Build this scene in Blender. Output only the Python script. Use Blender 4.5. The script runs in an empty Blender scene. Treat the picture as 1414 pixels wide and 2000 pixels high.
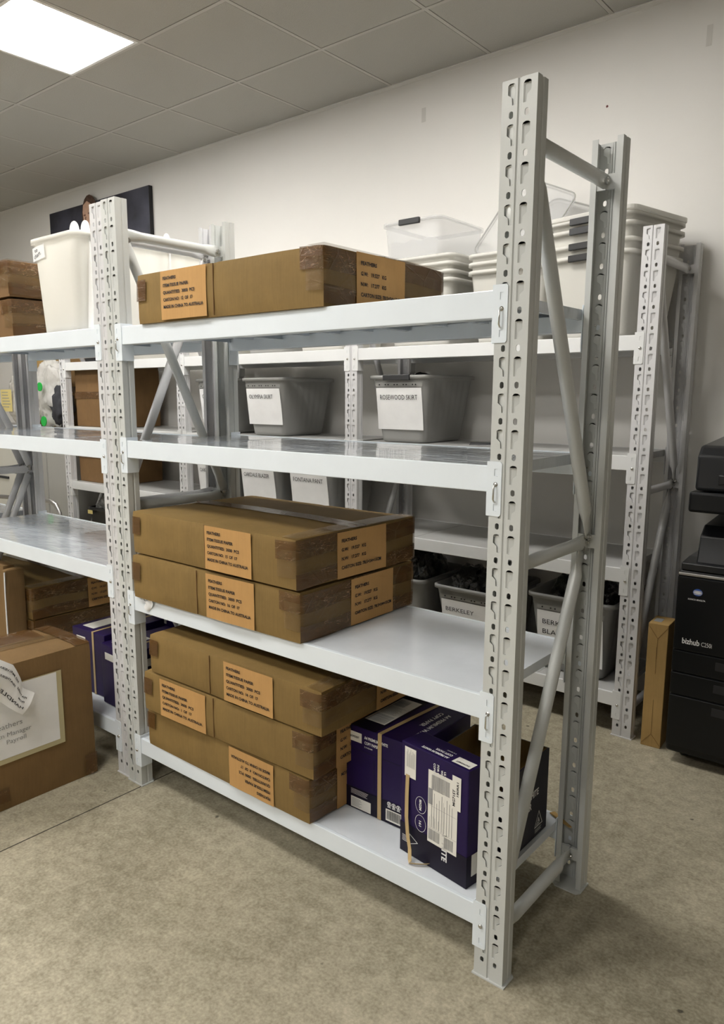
import bpy, bmesh, math, random
from mathutils import Vector, Matrix, noise
from mathutils.geometry import tessellate_polygon
random.seed(7)
PI = math.pi
S = bpy.context.scene
COL = S.collection

# ------------------------------------------------------------------ materials
def _mat(name):
    m = bpy.data.materials.new(name); m.use_nodes = True
    nt = m.node_tree
    return m, nt, nt.nodes['Principled BSDF'], nt.nodes['Material Output']
def N(nt, t, **kw):
    n = nt.nodes.new(t)
    for k, v in kw.items():
        if k in n.inputs: n.inputs[k].default_value = v
        else: setattr(n, k, v)
    return n
def L(nt, a, b): nt.links.new(a, b)
def plain(name, col, rough=.5, metal=0., bump=None, spec=.5, vary=0., vscale=8., alpha=1., coat=0., rvar=0., stretch=None):
    m, nt, p, out = _mat(name)
    p.inputs['Base Color'].default_value = (*col, 1)
    p.inputs['Roughness'].default_value = rough
    p.inputs['Metallic'].default_value = metal
    p.inputs['Specular IOR Level'].default_value = spec
    p.inputs['Alpha'].default_value = alpha
    p.inputs['Coat Weight'].default_value = coat
    tc = N(nt, 'ShaderNodeTexCoord')
    src = tc.outputs['Object']
    if stretch:
        mp = N(nt, 'ShaderNodeMapping'); mp.inputs['Scale'].default_value = stretch
        L(nt, src, mp.inputs['Vector']); src = mp.outputs['Vector']
    nz = N(nt, 'ShaderNodeTexNoise', Scale=vscale, Detail=5., Roughness=.6)
    L(nt, src, nz.inputs['Vector'])
    if vary:
        mr = N(nt, 'ShaderNodeMapRange'); mr.inputs[1].default_value = .3; mr.inputs[2].default_value = .7
        mr.inputs[3].default_value = 1 - vary; mr.inputs[4].default_value = 1 + vary
        L(nt, nz.outputs['Fac'], mr.inputs[0])
        mx = N(nt, 'ShaderNodeVectorMath', operation='SCALE'); mx.inputs[0].default_value = col
        L(nt, mr.outputs[0], mx.inputs['Scale']); L(nt, mx.outputs[0], p.inputs['Base Color'])
    if rvar:
        mr2 = N(nt, 'ShaderNodeMapRange'); mr2.inputs[1].default_value = .3; mr2.inputs[2].default_value = .7
        mr2.inputs[3].default_value = max(.02, rough - rvar); mr2.inputs[4].default_value = rough + rvar
        L(nt, nz.outputs['Fac'], mr2.inputs[0]); L(nt, mr2.outputs[0], p.inputs['Roughness'])
    if bump:
        sc, st, dist = bump
        nb = N(nt, 'ShaderNodeTexNoise', Scale=sc, Detail=4.)
        L(nt, src, nb.inputs['Vector'])
        b = N(nt, 'ShaderNodeBump', Strength=st, Distance=dist)
        L(nt, nb.outputs['Fac'], b.inputs['Height']); L(nt, b.outputs[0], p.inputs['Normal'])
    return m

M = {}
M['post'] = plain('painted_grey_steel', (.56, .575, .56), .32, bump=(60, .15, .0008), vary=.03, coat=.15)
M['post_light'] = plain('painted_pale_steel', (.62, .62, .63), .34, bump=(60, .15, .0008), vary=.03, coat=.15)
M['beam'] = plain('white_blue_powder_coat', (.77, .83, .885), .3, bump=(35, .12, .001), vary=.02, coat=.2)
M['beam_back'] = plain('white_warm_powder_coat', (.72, .73, .73), .36, bump=(35, .12, .001), vary=.02)
M['deck'] = plain('glossy_shelf_panel', (.60, .65, .71), .055, bump=(5, .8, .012), vary=.05, vscale=3, coat=.6, stretch=(1.0, 2.6, 1))
M['deck_matte'] = plain('satin_shelf_panel', (.74, .78, .83), .2, bump=(4, .3, .006), vary=.05, vscale=5, coat=.2, rvar=.06)
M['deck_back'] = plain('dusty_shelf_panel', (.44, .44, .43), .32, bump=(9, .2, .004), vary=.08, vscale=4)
M['zinc'] = plain('zinc_plated_steel', (.62, .61, .58), .25, metal=1., vary=.08, vscale=60)
M['wall'] = plain('painted_plaster', (.80, .785, .755), .75, bump=(30, .12, .002), vary=.02, vscale=1.2)
M['wall_dim'] = plain('painted_plaster_grey', (.42, .41, .40), .75)
M['black'] = plain('matte_black_ink', (.012, .012, .014), .6)
M['grey_ink'] = plain('faded_grey_ink', (.30, .30, .30), .7)
M['white_ink'] = plain('white_print', (.80, .80, .80), .5)
M['paper'] = plain('white_paper', (.82, .82, .82), .6, bump=(14, .5, .004), vary=.03, vscale=12)
M['sticker_white'] = plain('white_sticker', (.78, .76, .70), .45, vary=.03)
M['clear_pvc'] = None
M['black_plastic'] = plain('black_plastic', (.008, .008, .009), .35, bump=(90, .06, .0006))
M['dark_grey_plastic'] = plain('dark_grey_plastic', (.028, .029, .031), .4)
M['printer'] = plain('printer_black', (.005, .0055, .0065), .3, bump=(200, .05, .0004), spec=.35)
M['printer_gloss'] = plain('printer_edge', (.012, .013, .015), .22)
M['purple'] = plain('deep_purple_print', (.014, .005, .056), .42, vary=.22, vscale=5, spec=.25)
M['purple_dark'] = plain('dark_purple_print', (.005, .003, .015), .42, vary=.2, vscale=6, spec=.25)
M['green'] = plain('green_print', (.04, .36, .12), .5)
M['leaf_green'] = plain('green_plastic_badge', (.015, .42, .06), .4)
M['strap'] = plain('tan_packing_strap', (.48, .35, .17), .4, bump=(300, .3, .0005))
M['foam_white'] = plain('white_rigid_plastic', (.86, .86, .84), .35)
M['orange'] = None
M['yellow_paper'] = plain('yellow_paper', (.72, .60, .24), .6)
M['kraft_edge'] = plain('pale_tape_border', (.50, .44, .26), .35)
M['cloth_dark'] = plain('dark_folded_cloth', (.035, .037, .045), .8, vary=.3, vscale=14)
M['wrap'] = plain('dark_garment_in_clear_wrap', (.005, .0055, .008), .09, bump=(11, 1., .06), spec=.8, coat=1.)
M['crinkle'] = plain('crinkled_silver_wrap', (.42, .42, .43), .15, bump=(26, 1., .02), vary=.5, vscale=20, coat=.8)
M['bagplastic'] = None
M['cabinet'] = plain('grey_cabinet_paint', (.34, .335, .31), .5, vary=.05, vscale=2)
M['cabinet_light'] = plain('beige_cabinet_paint', (.60, .59, .53), .45, vary=.03, vscale=2)
M['steel'] = plain('brushed_tube', (.55, .54, .53), .35, metal=.9)
M['skin'] = plain('printed_skin', (.60, .38, .27), .6, vary=.12, vscale=30)
M['skin_shadow'] = plain('printed_skin_dark', (.20, .10, .07), .6)
M['hair'] = plain('printed_brown_hair', (.085, .045, .03), .7, vary=.5, vscale=50)
M['logo_blue'] = plain('logo_blue', (.03, .10, .42), .3)

def cardboard(name, col, dark=.75):
    m, nt, p, out = _mat(name)
    tc = N(nt, 'ShaderNodeTexCoord')
    mp = N(nt, 'ShaderNodeMapping'); mp.inputs['Scale'].default_value = (1, 1, 1)
    L(nt, tc.outputs['Object'], mp.inputs['Vector'])
    n1 = N(nt, 'ShaderNodeTexNoise', Scale=3.5, Detail=7., Roughness=.65)
    mp2 = N(nt, 'ShaderNodeMapping'); mp2.inputs['Scale'].default_value = (240, 240, 9)
    L(nt, tc.outputs['Object'], mp2.inputs['Vector'])
    n2 = N(nt, 'ShaderNodeTexNoise', Scale=1., Detail=2.)
    L(nt, mp.outputs[0], n1.inputs['Vector']); L(nt, mp2.outputs[0], n2.inputs['Vector'])
    ad = N(nt, 'ShaderNodeMath', operation='ADD'); mu = N(nt, 'ShaderNodeMath', operation='MULTIPLY'); mu.inputs[1].default_value = .3
    L(nt, n2.outputs['Fac'], mu.inputs[0]); L(nt, n1.outputs['Fac'], ad.inputs[0]); L(nt, mu.outputs[0], ad.inputs[1])
    mr = N(nt, 'ShaderNodeMapRange'); mr.inputs[1].default_value = .4; mr.inputs[2].default_value = .95
    mr.inputs[3].default_value = dark; mr.inputs[4].default_value = 1.15
    L(nt, ad.outputs[0], mr.inputs[0])
    vm = N(nt, 'ShaderNodeVectorMath', operation='SCALE'); vm.inputs[0].default_value = col
    L(nt, mr.outputs[0], vm.inputs['Scale']); L(nt, vm.outputs[0], p.inputs['Base Color'])
    p.inputs['Roughness'].default_value = .72; p.inputs['Specular IOR Level'].default_value = .3
    n3 = N(nt, 'ShaderNodeTexNoise', Scale=9., Detail=5.); L(nt, tc.outputs['Object'], n3.inputs['Vector'])
    b = N(nt, 'ShaderNodeBump', Strength=.5, Distance=.006); L(nt, n3.outputs['Fac'], b.inputs['Height'])
    L(nt, b.outputs[0], p.inputs['Normal'])
    return m
M['card'] = cardboard('corrugated_cardboard', (.235, .150, .050))
M['card_tan'] = cardboard('kraft_cardboard', (.42, .27, .10))
M['card_dark'] = cardboard('brown_cardboard', (.21, .12, .05))
M['card_big'] = cardboard('plain_brown_cardboard', (.20, .120, .048))
M['orange'] = cardboard('orange_paper_sticker', (.50, .285, .105), .86)

def tape_mat(name, col, alpha):
    m, nt, p, out = _mat(name)
    tc = N(nt, 'ShaderNodeTexCoord')
    mp = N(nt, 'ShaderNodeMapping'); mp.inputs['Scale'].default_value = (9, 9, 30)
    L(nt, tc.outputs['Object'], mp.inputs['Vector'])
    n = N(nt, 'ShaderNodeTexNoise', Scale=1.6, Detail=6., Roughness=.6); L(nt, mp.outputs[0], n.inputs['Vector'])
    wv = N(nt, 'ShaderNodeTexVoronoi', Scale=7.); wv.feature = 'DISTANCE_TO_EDGE'
    L(nt, tc.outputs['Object'], wv.inputs['Vector'])
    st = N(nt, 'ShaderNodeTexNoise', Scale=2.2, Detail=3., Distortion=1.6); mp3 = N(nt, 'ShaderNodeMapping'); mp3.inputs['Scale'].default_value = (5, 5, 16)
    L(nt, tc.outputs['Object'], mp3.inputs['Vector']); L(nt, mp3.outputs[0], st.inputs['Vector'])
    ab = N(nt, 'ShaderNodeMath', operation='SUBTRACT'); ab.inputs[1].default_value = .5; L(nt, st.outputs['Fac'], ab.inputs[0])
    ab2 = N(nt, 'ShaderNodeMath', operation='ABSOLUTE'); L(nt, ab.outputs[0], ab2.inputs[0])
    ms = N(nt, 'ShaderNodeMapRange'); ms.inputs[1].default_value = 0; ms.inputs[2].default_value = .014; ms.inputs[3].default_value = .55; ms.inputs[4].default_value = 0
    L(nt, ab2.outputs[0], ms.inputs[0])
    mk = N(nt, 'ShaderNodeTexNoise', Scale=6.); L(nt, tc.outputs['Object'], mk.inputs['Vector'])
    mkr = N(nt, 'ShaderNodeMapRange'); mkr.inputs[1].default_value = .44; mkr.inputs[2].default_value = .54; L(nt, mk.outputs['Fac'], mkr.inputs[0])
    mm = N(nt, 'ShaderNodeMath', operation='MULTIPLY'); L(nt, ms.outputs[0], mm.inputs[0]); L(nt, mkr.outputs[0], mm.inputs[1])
    cm = N(nt, 'ShaderNodeMix', data_type='RGBA'); cm.inputs[6].default_value = (*col, 1); cm.inputs[7].default_value = (.55, .47, .36, 1)  # pale crinkle streaks mixed into the colour, imitating glossy highlights on the tape
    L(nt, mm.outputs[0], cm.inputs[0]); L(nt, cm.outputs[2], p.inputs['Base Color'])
    p.inputs['Roughness'].default_value = .16
    p.inputs['Alpha'].default_value = alpha
    b = N(nt, 'ShaderNodeBump', Strength=.7, Distance=.006); L(nt, n.outputs['Fac'], b.inputs['Height'])
    mr = N(nt, 'ShaderNodeMapRange'); mr.inputs[1].default_value = 0; mr.inputs[2].default_value = .02
    mr.inputs[3].default_value = 1; mr.inputs[4].default_value = 0
    L(nt, wv.outputs['Distance'], mr.inputs[0])
    b2 = N(nt, 'ShaderNodeBump', Strength=.5, Distance=.002); L(nt, mr.outputs[0], b2.inputs['Height'])
    L(nt, b.outputs[0], b2.inputs['Normal']); L(nt, b2.outputs[0], p.inputs['Normal'])
    return m
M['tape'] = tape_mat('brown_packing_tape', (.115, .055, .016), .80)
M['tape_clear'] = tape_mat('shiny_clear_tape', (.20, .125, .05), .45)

def milky(name, col, trans, rough=.3, tint=None, bump=None):
    """thin plastic: part see-through, part scattering"""
    m, nt, p, out = _mat(name)
    p.inputs['Base Color'].default_value = (*col, 1); p.inputs['Roughness'].default_value = rough
    tl = N(nt, 'ShaderNodeBsdfTranslucent'); tl.inputs['Color'].default_value = (*col, 1)
    tr = N(nt, 'ShaderNodeBsdfTransparent'); tr.inputs['Color'].default_value = (*(tint or (1, 1, 1)), 1)
    m1 = N(nt, 'ShaderNodeMixShader'); m1.inputs[0].default_value = .45
    L(nt, p.outputs[0], m1.inputs[1]); L(nt, tl.outputs[0], m1.inputs[2])
    m2 = N(nt, 'ShaderNodeMixShader'); m2.inputs[0].default_value = trans
    L(nt, m1.outputs[0], m2.inputs[1]); L(nt, tr.outputs[0], m2.inputs[2])
    L(nt, m2.outputs[0], out.inputs['Surface'])
    if bump:
        tc = N(nt, 'ShaderNodeTexCoord'); n = N(nt, 'ShaderNodeTexNoise', Scale=bump[0], Detail=4.)
        L(nt, tc.outputs['Object'], n.inputs['Vector'])
        b = N(nt, 'ShaderNodeBump', Strength=bump[1], Distance=bump[2]); L(nt, n.outputs['Fac'], b.inputs['Height'])
        L(nt, b.outputs[0], p.inputs['Normal'])
    return m
M['tub'] = milky('milky_white_plastic', (.88, .87, .83), .10, .3)
M['tub_semi'] = milky('frosted_plastic', (.60, .60, .58), .34, .22)
M['tub_grey'] = milky('frosted_grey_plastic', (.42, .42, .41), .12, .25)
M['clear'] = milky('clear_plastic', (.86, .87, .88), .72, .08)
M['clear_pvc'] = milky('clear_sleeve', (.7, .7, .7), .55, .08, bump=(18, .8, .01))
M['bagplastic'] = milky('white_thin_bag_plastic', (.90, .89, .86), .04, .22, bump=(14, 1., .02))

# concrete floor
def floor_mat():
    m, nt, p, out = _mat('worn_concrete')
    tc = N(nt, 'ShaderNodeTexCoord')
    a = N(nt, 'ShaderNodeTexNoise', Scale=1.3, Detail=9., Roughness=.62); L(nt, tc.outputs['Object'], a.inputs['Vector'])
    c = N(nt, 'ShaderNodeTexNoise', Scale=22., Detail=8., Roughness=.75); L(nt, tc.outputs['Object'], c.inputs['Vector'])
    d = N(nt, 'ShaderNodeTexNoise', Scale=120., Detail=3.); L(nt, tc.outputs['Object'], d.inputs['Vector'])
    r = N(nt, 'ShaderNodeValToRGB')
    r.color_ramp.elements[0].position = .42; r.color_ramp.elements[0].color = (.23, .205, .142, 1)
    r.color_ramp.elements[1].position = .64; r.color_ramp.elements[1].color = (.52, .47, .355, 1)
    mx = N(nt, 'ShaderNodeMath', operation='MULTIPLY_ADD'); mx.inputs[1].default_value = .38
    L(nt, a.outputs['Fac'], mx.inputs[0])
    m2 = N(nt, 'ShaderNodeMath', operation='MULTIPLY'); m2.inputs[1].default_value = .40; L(nt, c.outputs['Fac'], m2.inputs[0])
    m3 = N(nt, 'ShaderNodeMath', operation='MULTIPLY_ADD'); m3.inputs[1].default_value = .26
    L(nt, d.outputs['Fac'], m3.inputs[0]); L(nt, m2.outputs[0], m3.inputs[2]); L(nt, m3.outputs[0], mx.inputs[2])
    L(nt, mx.outputs[0], r.inputs['Fac'])
    # small dark scuffs and pits
    v = N(nt, 'ShaderNodeTexVoronoi', Scale=5.5); L(nt, tc.outputs['Object'], v.inputs['Vector'])
    vn = N(nt, 'ShaderNodeTexNoise', Scale=45., Detail=3.); L(nt, tc.outputs['Object'], vn.inputs['Vector'])
    va = N(nt, 'ShaderNodeMath', operation='MULTIPLY_ADD'); va.inputs[1].default_value = .12; L(nt, vn.outputs['Fac'], va.inputs[0]); L(nt, v.outputs['Distance'], va.inputs[2])
    mr = N(nt, 'ShaderNodeMapRange'); mr.inputs[1].default_value = .085; mr.inputs[2].default_value = .105; mr.inputs[3].default_value = .3; mr.inputs[4].default_value = 1
    L(nt, va.outputs[0], mr.inputs[0])
    vm = N(nt, 'ShaderNodeVectorMath', operation='SCALE'); L(nt, r.outputs['Color'], vm.inputs[0]); L(nt, mr.outputs[0], vm.inputs['Scale'])
    L(nt, vm.outputs[0], p.inputs['Base Color'])
    p.inputs['Roughness'].default_value = .55; p.inputs['Specular IOR Level'].default_value = .35
    b = N(nt, 'ShaderNodeBump', Strength=.25, Distance=.004); L(nt, c.outputs['Fac'], b.inputs['Height']); L(nt, b.outputs[0], p.inputs['Normal'])
    return m
M['floor'] = floor_mat()
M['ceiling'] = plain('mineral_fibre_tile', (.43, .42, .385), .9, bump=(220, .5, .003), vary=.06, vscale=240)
M['tbar'] = plain('ceiling_grid_bar', (.47, .455, .42), .5)
M['shadow_gap'] = plain('dark_joint', (.05, .045, .035), .9)

def canvas_mat():
    m, nt, p, out = _mat('printed_dusk_canvas')
    tc = N(nt, 'ShaderNodeTexCoord')
    n = N(nt, 'ShaderNodeTexNoise', Scale=2.6, Detail=6.); L(nt, tc.outputs['Object'], n.inputs['Vector'])
    r = N(nt, 'ShaderNodeValToRGB'); e = r.color_ramp.elements
    e[0].position = .42; e[0].color = (.022, .022, .034, 1); e[1].position = .75; e[1].color = (.10, .105, .15, 1)
    L(nt, n.outputs['Fac'], r.inputs['Fac']); L(nt, r.outputs[0], p.inputs['Base Color'])
    p.inputs['Roughness'].default_value = .5
    return m
M['canvas'] = canvas_mat()
def emis(name, col, st):
    m, nt, p, out = _mat(name)
    p.inputs['Base Color'].default_value = (.9, .9, .9, 1)
    p.inputs['Emission Color'].default_value = (*col, 1); p.inputs['Emission Strength'].default_value = st
    return m
M['diffuser'] = emis('lit_led_diffuser', (1., .97, .92), 20.)

# ------------------------------------------------------------------ mesh helpers
class MB:
    def __init__(s): s.v = []; s.f = []; s.m = []
    def add(s, vs, fs, mi=0):
        o = len(s.v); s.v += [tuple(v) for v in vs]
        for f in fs: s.f.append(tuple(i + o for i in f)); s.m.append(mi)
        return s
    def box(s, x0, x1, y0, y1, z0, z1, mi=0, T=None):
        vs = [(x, y, z) for z in (z0, z1) for y in (y0, y1) for x in (x0, x1)]
        if T: vs = [T @ Vector(v) for v in vs]
        return s.add(vs, [(0, 2, 3, 1), (4, 5, 7, 6), (0, 1, 5, 4), (2, 6, 7, 3), (0, 4, 6, 2), (1, 3, 7, 5)], mi)
    def prism(s, poly, a, b, axis='z', mi=0):
        """poly 2D list extruded from a to b along axis; 2D coords are the two other axes in xyz order"""
        n = len(poly)
        def P(u, v, w): return {'z': (u, v, w), 'y': (u, w, v), 'x': (w, u, v)}[axis]
        vs = [P(u, v, a) for u, v in poly] + [P(u, v, b) for u, v in poly]
        fs = [tuple(range(n))[::-1], tuple(range(n, 2 * n))] + [(i, (i + 1) % n, n + (i + 1) % n, n + i) for i in range(n)]
        return s.add(vs, fs, mi)
    def tube(s, pts, r, n=12, mi=0, caps=True, closed=False):
        """swept tube; r scalar or list of (rx, ry)"""
        pts = [Vector(p) for p in pts]; rings = []; up = None
        for i, p in enumerate(pts):
            a = pts[i - 1] if (i > 0 or closed) else p; b = pts[(i + 1) % len(pts)] if (i < len(pts) - 1 or closed) else p
            t = (b - a).normalized()
            if up is None:
                up = Vector((1, 0, 0)) if abs(t.x) < .7 else Vector((0, 0, 1))
            s1 = (up - t * up.dot(t)).normalized(); up = s1; s2 = t.cross(s1)
            rr = r[i] if isinstance(r, list) else r
            rx, ry = rr if isinstance(rr, tuple) else (rr, rr)
            rings.append([p + s1 * math.cos(2 * PI * k / n) * rx + s2 * math.sin(2 * PI * k / n) * ry for k in range(n)])
        vs = [v for R in rings for v in R]; fs = []
        m = len(rings)
        for i in range(m if closed else m - 1):
            j = (i + 1) % m
            for k in range(n): fs.append((i * n + k, i * n + (k + 1) % n, j * n + (k + 1) % n, j * n + k))
        if caps and not closed: fs += [tuple(range(n))[::-1], tuple(range((m - 1) * n, m * n))]
        return s.add(vs, fs, mi)
    def grid(s, P, nu, nv, mi=0):
        vs = [P(i / nu, j / nv) for j in range(nv + 1) for i in range(nu + 1)]
        fs = [(j * (nu + 1) + i, j * (nu + 1) + i + 1, (j + 1) * (nu + 1) + i + 1, (j + 1) * (nu + 1) + i) for j in range(nv) for i in range(nu)]
        return s.add(vs, fs, mi)
    def mesh(s, name, mats, smooth=False):
        me = bpy.data.meshes.new(name); me.from_pydata(s.v, [], s.f)
        for m in (mats if isinstance(mats, (list, tuple)) else [mats]): me.materials.append(m)
        if any(s.m): me.polygons.foreach_set('material_index', s.m)
        if smooth: me.polygons.foreach_set('use_smooth', [True] * len(me.polygons))
        me.update(); return me
def link(name, me, parent=None, loc=(0, 0, 0), rz=0., rot=None, bevel=0, seg=2, smooth_angle=None, fix=False):
    if fix:
        bm = bmesh.new(); bm.from_mesh(me); bmesh.ops.recalc_face_normals(bm, faces=bm.faces); bm.to_mesh(me); bm.free()
    o = bpy.data.objects.new(name, me); COL.objects.link(o)
    o.parent = parent; o.location = loc; o.rotation_euler = rot or (0, 0, rz)
    if bevel:
        b = o.modifiers.new('bevel', 'BEVEL'); b.width = bevel; b.segments = seg; b.limit_method = 'ANGLE'; b.angle_limit = .6
        b.harden_normals = False
    return o
def put(name, mb, mat, parent=None, **kw):
    sm = kw.pop('smooth', False)
    return link(name, mb.mesh(name, mat, sm), parent, **kw)
def thing(name, label, cat, loc=(0, 0, 0), rz=0., group=None, rot=None):
    o = bpy.data.objects.new(name, None); COL.objects.link(o); o.empty_display_size = .05
    o.location = loc; o.rotation_euler = rot or (0, 0, rz)
    o['label'] = label; o['category'] = cat
    if group: o['group'] = group
    return o
def tag(o, label, cat, group=None):
    o['label'] = label; o['category'] = cat
    if group: o['group'] = group
    return o
def struct(o): o['kind'] = 'structure'; return o

_tc = {}
def glyphs(txt, bold=0., font_w=1.):
    key = (txt, bold)
    if key not in _tc:
        cu = bpy.data.curves.new('t', 'FONT'); cu.body = txt; cu.size = 1.; cu.offset = bold; cu.resolution_u = 2
        cu.fill_mode = 'FRONT'
        ob = bpy.data.objects.new('t', cu)
        me = bpy.data.meshes.new_from_object(ob)
        vs = [(v.co.x, v.co.y) for v in me.vertices]; fs = [tuple(p.vertices) for p in me.polygons]
        w = max((v[0] for v in vs), default=1)
        bpy.data.objects.remove(ob); bpy.data.curves.remove(cu); bpy.data.meshes.remove(me)
        _tc[key] = (vs, fs, w)
    return _tc[key]
def text(mb, txt, F, u, v, size, width=None, bold=.012, mi=0, align='l', rot=0.):
    """F maps (u,v) -> 3D. width fits the line to a given length"""
    vs, fs, w = glyphs(txt, bold)
    sx = size if width is None else width / w
    W = w * sx
    du = {'l': 0, 'c': -W / 2, 'r': -W}[align]
    c, s_ = math.cos(rot), math.sin(rot)
    out = []
    for a, b in vs:
        a = a * sx + du; b = b * size
        out.append(F(u + c * a - s_ * b, v + s_ * a + c * b))
    mb.add(out, fs, mi)
def rect(mb, F, u0, u1, v0, v1, mi=0):
    mb.add([F(u0, v0), F(u1, v0), F(u1, v1), F(u0, v1)], [(0, 1, 2, 3)], mi)
def slab(mb, F, u0, u1, v0, v1, mi=0, nu=6, nv=4):
    mb.grid(lambda a, b: F(u0 + (u1 - u0) * a, v0 + (v1 - v0) * b), nu, nv, mi)

# ------------------------------------------------------------------ rack parts
W, DP, H = .078, .046, 2.0276
PITCH = .0765; NM = 26; Z0 = .0485 - .0185     # first module base
THK = .002
def slot_poly(cx, cz, mir):
    pts = [(-.0082, .0175), (-.0045, .0205), (.001, .0212), (.0060, .0198), (.0088, .0160), (.0088, -.020), (.0018, -.020), (.0005, -.0060), (-.0082, .0008)]
    if mir: pts = [(-x, z) for x, z in pts][::-1]
    return [(cx + x, cz + z) for x, z in pts]
def web_mesh(mb):
    cxs = ((-W / 2 - .0175, False), (-W / 2 + .0175, True))
    def plate(x0, x1, z0, z1, holes):
        outer = [(x0, z0), (x1, z0), (x1, z1), (x0, z1)]
        polys = [outer] + holes
        flat = [p for q in polys for p in q]
        tris = tessellate_polygon([[Vector((a, b, 0)) for a, b in q] for q in polys])
        mb.add([(x, 0, z) for x, z in flat], [tuple(t) for t in tris])
        mb.add([(x, THK, z) for x, z in flat], [tuple(t) for t in tris])
        for q in holes:
            n = len(q)
            mb.add([(x, 0, z) for x, z in q] + [(x, THK, z) for x, z in q], [(i, (i + 1) % n, n + (i + 1) % n, n + i) for i in range(n)])
    mid = -W / 2
    for half in (0, 1):
        cx, mir = cxs[half]
        x0, x1 = ((-W, mid - .004), (mid + .004, 0))[half]
        plate(x0, x1, 0, Z0, [])
        plate(x0, x1, Z0 + NM * PITCH, H, [])
        for k in range(NM):
            zb = Z0 + k * PITCH
            hz = zb + .0185; sz = hz + .038
            hole = [(cx + .0050 * math.cos(t) * 1.0, hz + .0050 * math.sin(t) + (.0022 if math.sin(t) > 0 else -.0022)) for t in [2 * PI * (i + .5) / 10 for i in range(10)]]
            sp = slot_poly(cx, sz, mir)
            plate(x0, x1, zb, zb + PITCH, [hole, sp])
            # punched tab: joined at top and inner side, free on the outer side
            DT = .0040
            base = slot_poly(0, 0, False)
            ins = [(x + (.0 if x < .0019 else -.0032), z - (.0042 if i < 5 else 0)) for i, (x, z) in enumerate(base)]
            r1 = [(x, .0001 if i < 6 else THK * .5, z) for i, (x, z) in enumerate(base)]
            fac = [(x, .0056 - (x + .0082) * .235, z) for x, z in ins]
            n = 9
            # inner ring then slope faces along top (0-3) and inner side (3-5)
            vs = [((-x if mir else x) + cx, y, z + sz) for x, y, z in r1 + fac]
            fs = [tuple(range(n, 2 * n))]
            for i in (0, 1, 2, 3, 4): fs.append((i, i + 1, n + i + 1, n + i))
            mb.add(vs, fs)
    # centre groove
    g = [(mid - .004, 0), (mid - .0018, .003), (mid + .0018, .003), (mid + .004, 0)]
    for a, b in zip(g, g[1:]):
        mb.add([(a[0], a[1], 0), (b[0], b[1], 0), (b[0], b[1], H), (a[0], a[1], H)], [(0, 1, 2, 3)])
def upright_mesh(name, mat):
    mb = MB(); web_mesh(mb)
    for sx, s in ((-W, 1), (0, -1)):
        pr = [(0, 0), (0, .020), (.0022, .0225), (.0022, .0265), (0, .029), (0, DP), (.015, DP), (.015, DP - .002), (.002, DP - .002), (.002, .030), (.0042, .0275), (.0042, .0215), (.002, .019), (.002, .001)]
        # start web corner rounding
        mb.prism([(sx + s * x, y) for x, y in (pr if s > 0 else pr[::-1])], 0, H)
    return mb.mesh(name, mat)
UP = {}
def up_mesh(k):
    if k not in UP: UP[k] = upright_mesh('upright', M[k])
    return UP[k]
PLATE = {}
def connector_mesh(k):
    """L shaped end plate; local: front leg x 0..0.033 at y -.003..0, side leg along y; z 0 = beam top"""
    if k in PLATE: return PLATE[k]
    mb = MB(); zt, zb = .010, -.110
    def hole(cx, cz): return [(cx - .004, cz - .008), (cx + .0045, cz - .009), (cx + .0035, cz + .007), (cx - .004, cz + .007)]
    out = [(0, zb), (.029, zb), (.033, zb + .004), (.033, zt - .004), (.029, zt), (0, zt)]
    hs = [hole(.019, -.013), hole(.019, -.090)]
    tris = tessellate_polygon([[Vector((a, b, 0)) for a, b in q] for q in [out] + hs])
    flat = [p for q in [out] + hs for p in q]
    mb.add([(x, -.003, z) for x, z in flat], [tuple(t) for t in tris])
    mb.add([(x, -.0002, z) for x, z in flat], [tuple(t) for t in tris])
    for q in [out] + hs:
        n = len(q); mb.add([(x, -.003, z) for x, z in q] + [(x, 0, z) for x, z in q], [(i, (i + 1) % n, n + (i + 1) % n, n + i) for i in range(n)])
    # hooks behind the punched windows
    for cz in (-.013, -.090): mb.box(.0145, .0235, -.0016, -.0004, cz - .009, cz + .008)
    mb.box(-.003, 0, -.003, DP * .92, zb, zt)              # side leg
    PLATE[k] = mb.mesh('connector_plate', M[k]); return PLATE[k]
def pin_mesh():
    if 'pin' in PLATE: return PLATE['pin']
    mb = MB()
    mb.tube([(.019, .008, -.040), (.019, -.006, -.040), (.0185, -.0105, -.045), (.018, -.0105, -.072), (.018, -.006, -.078), (.018, .001, -.079)], .0021, 8)
    mb.tube([(.019, -.0031, -.040), (.019, -.0036, -.040)], .0052, 12)
    PLATE['pin'] = mb.mesh('safety_pin', M['zinc'], True); return PLATE['pin']
def bolt_mesh():
    if 'bolt' not in PLATE:
        mb = MB(); mb.tube([(.019, -.002, -.050), (.019, -.0055, -.050), (.019, -.0075, -.050)], [.0058, .0055, .003], 14)
        PLATE['bolt'] = mb.mesh('bolt', M['zinc'], True)
    return PLATE['bolt']
BM = {}
def beam_mesh(length, k, h=.058):
    key = (round(length, 3), k)
    if key in BM: return BM[key]
    # profile (y,z): box with a step on the inner top edge that carries the panels
    pr = [(0, 0), (0, -h), (.040, -h), (.040, -.014), (.012, -.014), (.012, 0)]
    mb = MB(); mb.prism(pr, 0, length, axis='x')
    BM[key] = mb.mesh('beam', M[k]); return BM[key]
DK = {}
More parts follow.
